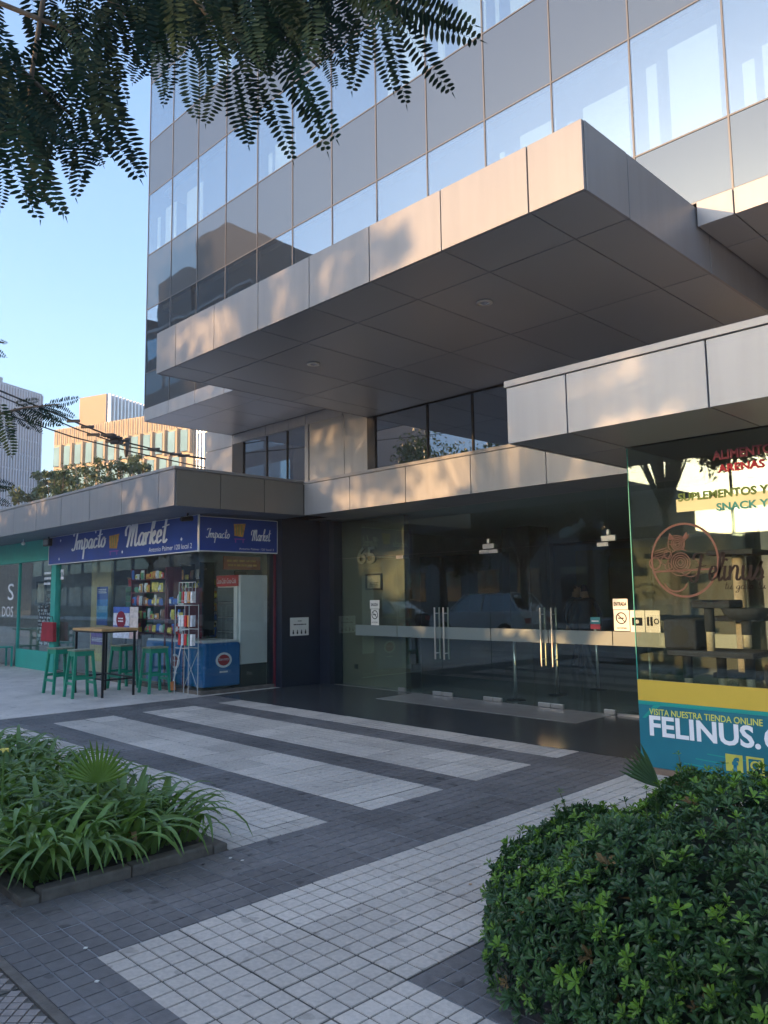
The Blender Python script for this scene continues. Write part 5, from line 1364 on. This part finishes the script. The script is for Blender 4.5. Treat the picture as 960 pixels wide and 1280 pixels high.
for k, (x, y, h, cr) in enumerate(STREET): tree('street_tree', ['street tree farthest left on the kerb side','second street tree from the left on the kerb side','third street tree from the left on the kerb side','street tree on the kerb at the far right','fourth street tree from the left on the kerb side','small kerb tree beside the standing bus'][k], (x, y, -.02), h, (cr, cr*.8, cr*.75 if k < 4 else 1.25), 6500, .11, m_tl, group=g_, seed=k+3)
ACROSS = [(-27.2,-13,11,4.3,9000),(-18.6,-13.2,11.2,4.0,15000),(-12.2,-13,10.2,2.4,6200),(-10.2,-13.4,7.2,1.5,3200),(-6.0,-13,7.2,2.5,8500),(8,-13,8,3,6000)]  # unseen: first added, fourth and fifth crowns flattened, to shade the fascias
for k, (x, y, h, cr, nl) in enumerate(ACROSS): tree('street_tree', ['leftmost','second','third','fourth','fifth','last'][k]+' tree from the left on the opposite pavement', (x, y, 0), h, (cr, cr, (cr*.8, cr*.8, 1.65, .75, .75, cr*.8)[k]), nl, .095 if 1 < k < 5 else .12, m_tl, clumps=44 if k == 2 else 26, cr_=(.12,.25) if k == 2 else ((.5,.95) if k in (3, 4) else (.22,.42)), low=.84 if k in (3, 4) else .42, tr_r=.06 if k in (3, 4) else .14, group='trees on the opposite pavement', seed=k+20)
# background trees above the market roof
for k, (px_, py_, d, h, cr) in enumerate(((70,598,26,4.6,.7),(92,590,30,5.3,1.0),(115,596,27,4.8,.8),(140,572,29,5.6,.8),(170,572,33,5.1,.6),(36,625,36,6.0,.9),(56,600,40,6.2,.7))):
    p = at_d(px_, 640, d); tree('garden_tree', ['thin tree behind the market roof, right of the grey tower','bushy low tree before the left edge of the orange block','leafy tree behind the market roof, under the orange windows','tallest tree rising before the orange block','small tree behind the roof, rightmost before the orange block','dark tree at the foot of the grey office tower','distant tree in the gap between the grey tower and orange block'][k], (p.x, p.y, 0), CAMH+(748-(py_-12))/966*d*.93, (cr, cr, cr*.9), 1000, .075 if d < 34 else .11, m_tl2, clumps=16, tr_r=.08, group='trees behind the market roof', seed=k+50)

# ------------------------------------------------------------------ power lines
m_wire = mat('black_cable', (.02,.02,.02), .6)
for k, (pts, lb) in enumerate(((((40,505),(100,530),(158,553),(210,566),(262,574)), 'upper power cable carrying insulators above the market roof'),(((30,508),(95,536),(158,558),(262,575)), 'middle power cable above the market roof'),(((20,522),(90,546),(170,566),(262,586)), 'lowest thin cable above the market roof'))):
    P = [at_d(x, y, 19+i*.4) for i, (x, y) in enumerate(pts)]
    ext0 = P[0]+(P[0]-P[1]).normalized()*14; ext1 = P[-1]+(P[-1]-P[-2]).normalized()*10
    o = empty('power_cable', P[0], lb, 'cable', 'cables above the market roof'); MB().tube([ext0]+P+[ext1], .016 if k else .02, 5).build('wire', m_wire, o)
    if k < 2:
        for j in range(9 if k == 0 else 5):
            t = random.uniform(.2, .98)*(len(P)-1); i = int(t); q = P[i].lerp(P[min(i+1, len(P)-1)], t-i)
            MB().tube([q+Vector((-.10,-.1,0)), q+Vector((.12,.1,-.0))], .035, 6).build('spacer', m_wire, o)
q = at_d(158, 553, 19.8); o = empty('cable_clamp', q, 'small dark clamp where the cables cross in front of the orange building', 'clamp')
MB().tube([q+Vector((0,0,.1)), q+Vector((0,0,-.22))], [.1,.05], 8).build('insulator', m_mull, o); MB().tube([q+Vector((0,0,-.22)), q+Vector((0,0,-.36))], [.06,.03], 8).build('cap', m_wire, o)

# ------------------------------------------------------------------ far buildings behind the market
m_or = mat('terracotta_panel', (.50,.40,.265), .9, spec=.03, var=.06, scale=.3); m_owin = mat('teal_window', (.22,.36,.40), .9, spec=.03, var=.15, scale=.4)
m_or2 = mat('terracotta_rib', (.46,.35,.23), .9, spec=.03)
def facade_frame(pxl, pxr, py_l, d, phi_deg):
    """left corner at distance d along pixel column, facade running with heading phi"""
    a = ray(pxl, py_l); k = d/math.hypot(a.x, a.y); p = Vector((a.x*k, a.y*k, 0)); u = Vector((math.cos(R(phi_deg)), math.sin(R(phi_deg)), 0))
    r_ = ray(pxr, py_l); n_ = Vector((-r_.y, r_.x, 0)); t = -(p.dot(n_))/(u.dot(n_)); return p, u, t
p, u, W_ = facade_frame(66, 240, 560, 105, 18.9)
nrm = Vector((u.y, -u.x, 0)); ztop = CAMH+math.tan(R(11.55))*105
ob = empty('apartment_block', p, 'sunlit orange block with staggered teal windows behind the market roof', 'building')
W2 = W_
Z = Vector((0,0,1))
MB().obox(p+u*W2/2-nrm*12.5+Z*ztop/2, u*W2/2, nrm*12.3, Z*ztop/2).build('wall', m_or, ob)
ncol = 12; cw = W2/ncol; rh = 3.05
wm = MB().obox((0,0,0), u*.27*cw, nrm*.12, Z*rh*.40).mesh('window', m_owin)
rm = MB().obox((0,0,0), u*.07*cw, nrm*.24, Z*rh*.49).mesh('rib', m_or2)
for r_ in range(6):
    z = ztop-3.6-r_*rh
    for c in range(ncol):
        off = (.36 if r_ % 2 else .0); xx = (c+.42+off)*cw
        if xx > W2-.3*cw: continue
        inst('window', wm, ob, p+u*xx+Z*z); inst('rib', rm, ob, p+u*(xx+.44*cw)+Z*z)
rt = MB()
for c in range(30): rt.obox(p+u*((c+.5)*W2/30)+nrm*.05+Z*(ztop-1.05), u*.06, nrm*.05, Z*1.0)
rt.build('parapet_rib', m_or2, ob)
# blue glass end bay
_, _, W3 = facade_frame(66, 285, 560, 105, 18.9)
bg_ = empty('glass_tower_block', p+u*(W2+1), 'blue glass end bay at the right of the orange block', 'building')
gm = glass('blue_glass_bay', (.1,.2,.3), (.7,.85,1), .3, 1.5, 0, body=(.10,.20,.32))
MB().obox(p+u*(W2+W3)/2-nrm*6.5+Z*ztop/2, u*(W3-W2)/2*.995, nrm*6, Z*(ztop/2-.6)).build('glass_wall', gm, bg_)
for c in range(10): box_ = MB().obox(p+u*(W2+.4+c*(W3-W2)/10)-nrm*.42+Z*ztop/2, u*.06, nrm*.10, Z*(ztop/2-.7)).build('mullion', m_whitem, bg_)
for r_ in range(7): MB().obox(p+u*(W2+W3)/2-nrm*.44+Z*(ztop-2.8-r_*3.05), u*((W3-W2)/2-.2), nrm*.06, Z*.07).build('floor_line', m_whitem, bg_)
# penthouse
pa_ = at_d(133, 540, 1); 
def pt(px_, py_, dist):
    a = ray(px_, py_); k = dist/math.hypot(a.x, a.y); return Vector((a.x*k, a.y*k, CAMH+a.z*k))
A_ = pt(99, 524, 121); Bp = pt(133, 492, 117); Cp = pt(215, 503, 128)
ph = empty('rooftop_block', Bp, 'striped upper block rising behind the orange building', 'building')
Dp = A_+(Cp-Bp); pent = [A_, Bp, Cp, Dp]; zb = 16; pm = MB()
pm.v = [(v.x, v.y, zb) for v in pent]+[(v.x, v.y, Bp.z) for v in pent]
pm.f = [(0,1,5,4),(2,3,7,6),(3,0,4,7),(4,5,6,7)]; pm.m = [0]*4; pm.build('wall', mat('sun_tinted_rooftop_wall', (.42,.29,.18), .9, spec=.03), ph)  # warm sunlight on this face is put into the wall colour
pm = MB(); pm.v = [(v.x, v.y, z) for z in (zb, Bp.z) for v in (Bp, Cp)]; pm.f = [(0,1,3,2)]; pm.m = [0]; pm.build('side_wall', mat('shade_tinted_blue_wall', (.16,.21,.28), .9, spec=.03), ph)  # bluish shade on this face is put into the wall colour
ob2 = (Cp-Bp); ob2.z = 0; ob2 = Vector((ob2.y, -ob2.x, 0)).normalized()
for k in range(20):
    q = Bp.lerp(Cp, (k+.5)/20); MB().obox(Vector((q.x,q.y,(Bp.z+18)/2))+ob2*.3, ob2*.3, (Cp-Bp).normalized()*.14, Z*((Bp.z-18)/2)).build('fin', m_whitem, ph)
# grey tower at the left edge
m_gw = mat('grey_tower_wall', (.27,.27,.285), .7, var=.1, scale=.4); m_gf = mat('tower_fin', (.42,.42,.45), .6)
Lt = pt(-70, 470, 150); Rt = pt(53, 493, 165); zt = Rt.z
tw_ = empty('office_tower', Rt, 'grey ribbed office tower at the left edge behind the market', 'building')
d_ = Rt-Lt; d_.z = 0; Ln = d_.length; d_.normalize(); on = Vector((d_.y, -d_.x, 0))
if on.dot(-Lt) < 0: on = -on
mid = Vector(((Lt.x+Rt.x)/2, (Lt.y+Rt.y)/2, zt/2))
MB().obox(mid-on*8, d_*Ln/2, on*8, Z*zt/2).build('wall', m_gw, tw_)
MB().obox(mid-on*8+Z*(zt/2+1.0)-d_*3, d_*(Ln/2-4), on*5, Z*.9).build('roof_block', m_gw, tw_)
fmesh = MB().obox((0,0,0), d_*.14, on*.28, Z*zt/2*.99).mesh('fin', m_gf)
for k in range(34): inst('fin', fmesh, tw_, (Lt.x+d_.x*(k+.5)*Ln/34+on.x*.2, Lt.y+d_.y*(k+.5)*Ln/34+on.y*.2, zt/2*.99))
for k in range(14):
    z = zt-4-k*3.0; MB().obox(Vector((mid.x,mid.y,z))+on*.14, d_*Ln/2, on*.13, Z*(.5 if k == 6 else .16)).build('floor_band', m_cap if k == 6 else m_gf, tw_)

# ------------------------------------------------------------------ across the street: buildings mirrored in the glass
m_b1 = mat('plaster_pale', (.34,.31,.27), .8, var=.08, scale=.5); m_b2 = mat('brick_red', (.22,.12,.08), .8, var=.1); m_b4 = mat('slate_render', (.07,.085,.10), .7, var=.1); m_b3 = mat('concrete_grey', (.22,.22,.22), .8, var=.1)
m_wdk = glass('street_window', (.1,.1,.1), (.7,.8,.9), .2, 1.5, 0, body=(.03,.035,.04))
def block(name, lab, x0, x1, y1, y0, h, M, sx=2.2, sz=3.0, MW=None):
    o = empty(name, ((x0+x1)/2, y1, 0), lab, 'building'); box('wall', M, o, x0, x1, y0, y1, -.15, h); box('roof_parapet', m_cap, o, x0-.1, x1+.1, y1-.3, y1+.1, h+.002, h+.25)
    wmh = MB().box(-sx*(.42 if MW else .3), sx*(.42 if MW else .3), -.05, .04, -sz*.3, sz*.3).mesh('window', MW or m_wdk); nx2 = int((x1-x0)/sx); nz2 = int(h/sz)
    for i in range(nx2):
        for j in range(nz2): inst('window', wmh, o, (x0+(i+.5)*(x1-x0)/nx2, y1, (j+.55)*h/nz2))
block('low_shop_building', 'long low pale building on the other side of the street', -20.1, -15.8, -22, -34, 4.4, m_b1, 3.2, 3.4)
block('kiosk_building', 'low single storey building across the street, right of the corner building', -15.7, 26, -22, -34, 3.3, m_b1, 2.6, 3.0)
block('corner_building', 'grey two storey corner building beside the low shops across the street', -43, -20.4, -22.5, -34, 7.6, m_b3, 3.0, 3.4)
block('stepped_block', 'tall stepped slate grey block down the street with wide blue windows', -92, -49.5, -20, -36, 26.5, m_b4, 3.4, 3.2, glass('blue_street_window', (.1,.1,.1), (.6,.8,.95), .3, 1.5, 0, body=(.06,.14,.18)))
o = bpy.data.objects['stepped_block']
for x0_, x1_, z1_ in ((-91.5,-80,30.5),(-79,-68,28.6),(-66,-60.2,31.5),(-59,-54,33.4)): box('roof_block', m_b4, o, x0_, x1_, -35, -20.6, 26.8, z1_)
block('apartment_block', 'tall grey block far down the street', -170, -138, -30, -55, 38, m_b3, 3.0, 3.1)
o = empty('glass_tower', (-66, -48, 0), 'blue glass tower rising behind the brick block', 'building')
box('glass_wall', glass('reflected_tower_glass', (.1,.2,.3), (.5,.7,.9), .3, 1.5, 0, body=(.06,.16,.26)), o, -82, -56, -60, -44, 0, 31)
for k in range(9): box('floor_band', m_b3, o, -82.1, -55.9, -44.1, -43.9, 3+k*3.3, 3.5+k*3.3)
box('roof_block', m_b3, o, -72, -60, -58, -46, 31.01, 34)

# ------------------------------------------------------------------ parked cars (seen mirrored in the doors)
m_tyre = mat('tyre', (.02,.02,.02), .8); m_carg = glass('car_glass', (.1,.1,.1), (.8,.85,.9), .25, 1.5, 0, body=(.02,.02,.025))
def car(x, y, rz, M, lab, suv=False):
    o = empty('parked_car', (x, y, -.12), lab, 'car', 'cars parked along the kerb'); o.rotation_euler = (0,0,rz)
    h = .12 if suv else 0; z0 = -.0
    prof = [(-2.15,.30),(-2.2,.62),(-2.1,.85+h),(-1.3,.95+h),(-.7,1.35+h*2),(-.3,1.43+h*2),(1.1,1.42+h*2),(1.85 if suv else 1.5,1.32+h*2) ,(2.1,.95+h),(2.2,.6),(2.15,.30)]
    low = [p_ for p_ in prof if p_[1] <= 1.0+h]; 
    body = MB(); body.prism([(-2.15,.28),(-2.2,.60),(-2.08,.84+h),(-1.25,.93+h),(2.05,.95+h),(2.2,.62),(2.15,.28)], 'y', -.86, .86)
    def par(ob): ob.parent = o; ob.matrix_parent_inverse = Matrix.Identity(4); return ob
    b = par(body.build('body', M)); bv = b.modifiers.new('b','BEVEL'); bv.width = .09; bv.segments = 3
    cab = MB(); base = [(-1.2,.93+h),(1.9,.95+h)]; top = [(-.55,1.40+h*2),(1.45 if suv else 1.2,1.40+h*2)]
    cab.v = [(base[0][0],-.80,base[0][1]),(base[1][0],-.80,base[1][1]),(base[1][0],.80,base[1][1]),(base[0][0],.80,base[0][1]),(top[0][0],-.62,top[0][1]),(top[1][0],-.62,top[1][1]),(top[1][0],.62,top[1][1]),(top[0][0],.62,top[0][1])]
    cab.f = [(0,1,5,4),(1,2,6,5),(2,3,7,6),(3,0,4,7),(4,5,6,7)]; cab.m = [0]*5; par(cab.build('window', m_carg))
    rf = MB().box(top[0][0]+.02,top[1][0]-.02,-.62,.62,top[0][1],top[0][1]+.05); r_ = par(rf.build('roof', M)); q = r_.modifiers.new('b','BEVEL'); q.width = .03; q.segments = 2
    pl_ = MB()
    for s in (-1,1):
        for xb2, xt in ((-1.2,-.55),(.25,.3),(1.9,top[1][0])): pl_.bar((xb2,s*.805,.93+h),(xt,s*.635,1.42+h*2),.05,.06)
    par(pl_.build('pillar', M))
    for wx in (-1.35,1.35):
        for s in (-1,1):
            w_ = par(MB().tube([(wx,s*.68,.33),(wx,s*.89,.33)], .33, 22).build('wheel', m_tyre)); par(MB().tube([(wx,s*.885,.33),(wx,s*.90,.33)], .20, 16).build('rim', m_steel))
    for s in (-1,1):
        par(MB().obox((-2.16,s*.62,.68),(.03,0,0),(0,.17,0),(0,0,.07)).build('headlight', m_letter)); par(MB().obox((2.16,s*.66,.74),(.03,0,0),(0,.13,0),(0,0,.09)).build('tail_light', m_red))
car(-17.6, -4.35, 0, mat('white_car_paint', (.65,.67,.70), .25), 'white car with a long roof parked at the kerb', True)
car(-23.4, -4.4, 0, mat('dark_car_paint', (.03,.035,.05), .22), 'dark saloon parked behind the white car')
car(-10.8, -4.3, 0, mat('silver_car_paint', (.35,.36,.38), .25, .4), 'silver car parked ahead of the white car')
# bus added behind the camera to keep low sun off the paving
bs = empty('sun_block_bus', (-7, -5.6, -.12), 'long city bus standing at the kerb behind the viewer', 'bus')
box('body', mat('bus_paint', (.10,.16,.14), .35), bs, -13.0, -1.5, -6.8, -4.3, .25, 2.8, bevel=.12)
for i in range(8): box('window', m_carg, bs, -12.7+i*1.38, -11.45+i*1.38, -4.302, -4.28, 1.25, 2.35)
for x in (-11.2,-3.6):
    for y in (-4.5,-6.6): MB().tube([(x,y-.13,.36),(x,y+.13,.36)], .48, 20).build('wheel', m_tyre, bs)
# litter
for k, (px_, py_, lb) in enumerate(((288,1074,'white scrap of paper beside the bed kerb'),(303,1077,'tiny white scrap right of the bed kerb'),(254,1082,'dark dry leaf on the slate paving by the bed'),(107,1187,'white pebble on the slate paving below the bed'),(121,1229,'white pebble near the pale paving edge'),(588,1107,'brown dry leaf on the pale paving left of the hedge'))):
    c = at_z(px_, py_); M_ = m_paper if 'white' in lb else m_card
    o = MB().obox((c.x,c.y,.008),(.008,.003,.001),(-.002,.005,0),(0,.001,.002)).build('dry_leaf' if 'leaf' in lb else 'scrap', M_ if 'dark' not in lb else m_core); tag(o, lb, 'litter')
bpy.context.view_layer.update()
# ------------------------------------------------------------------ evening haze
hz = MB().box(-420, 220, -180, 320, -1.3, 60).build('haze', [])
hm_ = bpy.data.materials.new('haze'); hm_.use_nodes = True; nh = hm_.node_tree; nh.nodes.clear()
ho = nh.nodes.new('ShaderNodeOutputMaterial'); hp = nh.nodes.new('ShaderNodeVolumePrincipled')
hp.inputs['Color'].default_value = (.92, .94, 1, 1); hp.inputs['Density'].default_value = .0016; hp.inputs['Anisotropy'].default_value = .2
nh.links.new(hp.outputs[0], ho.inputs['Volume']); hz.data.materials.clear(); hz.data.materials.append(hm_); hz['kind'] = 'stuff'
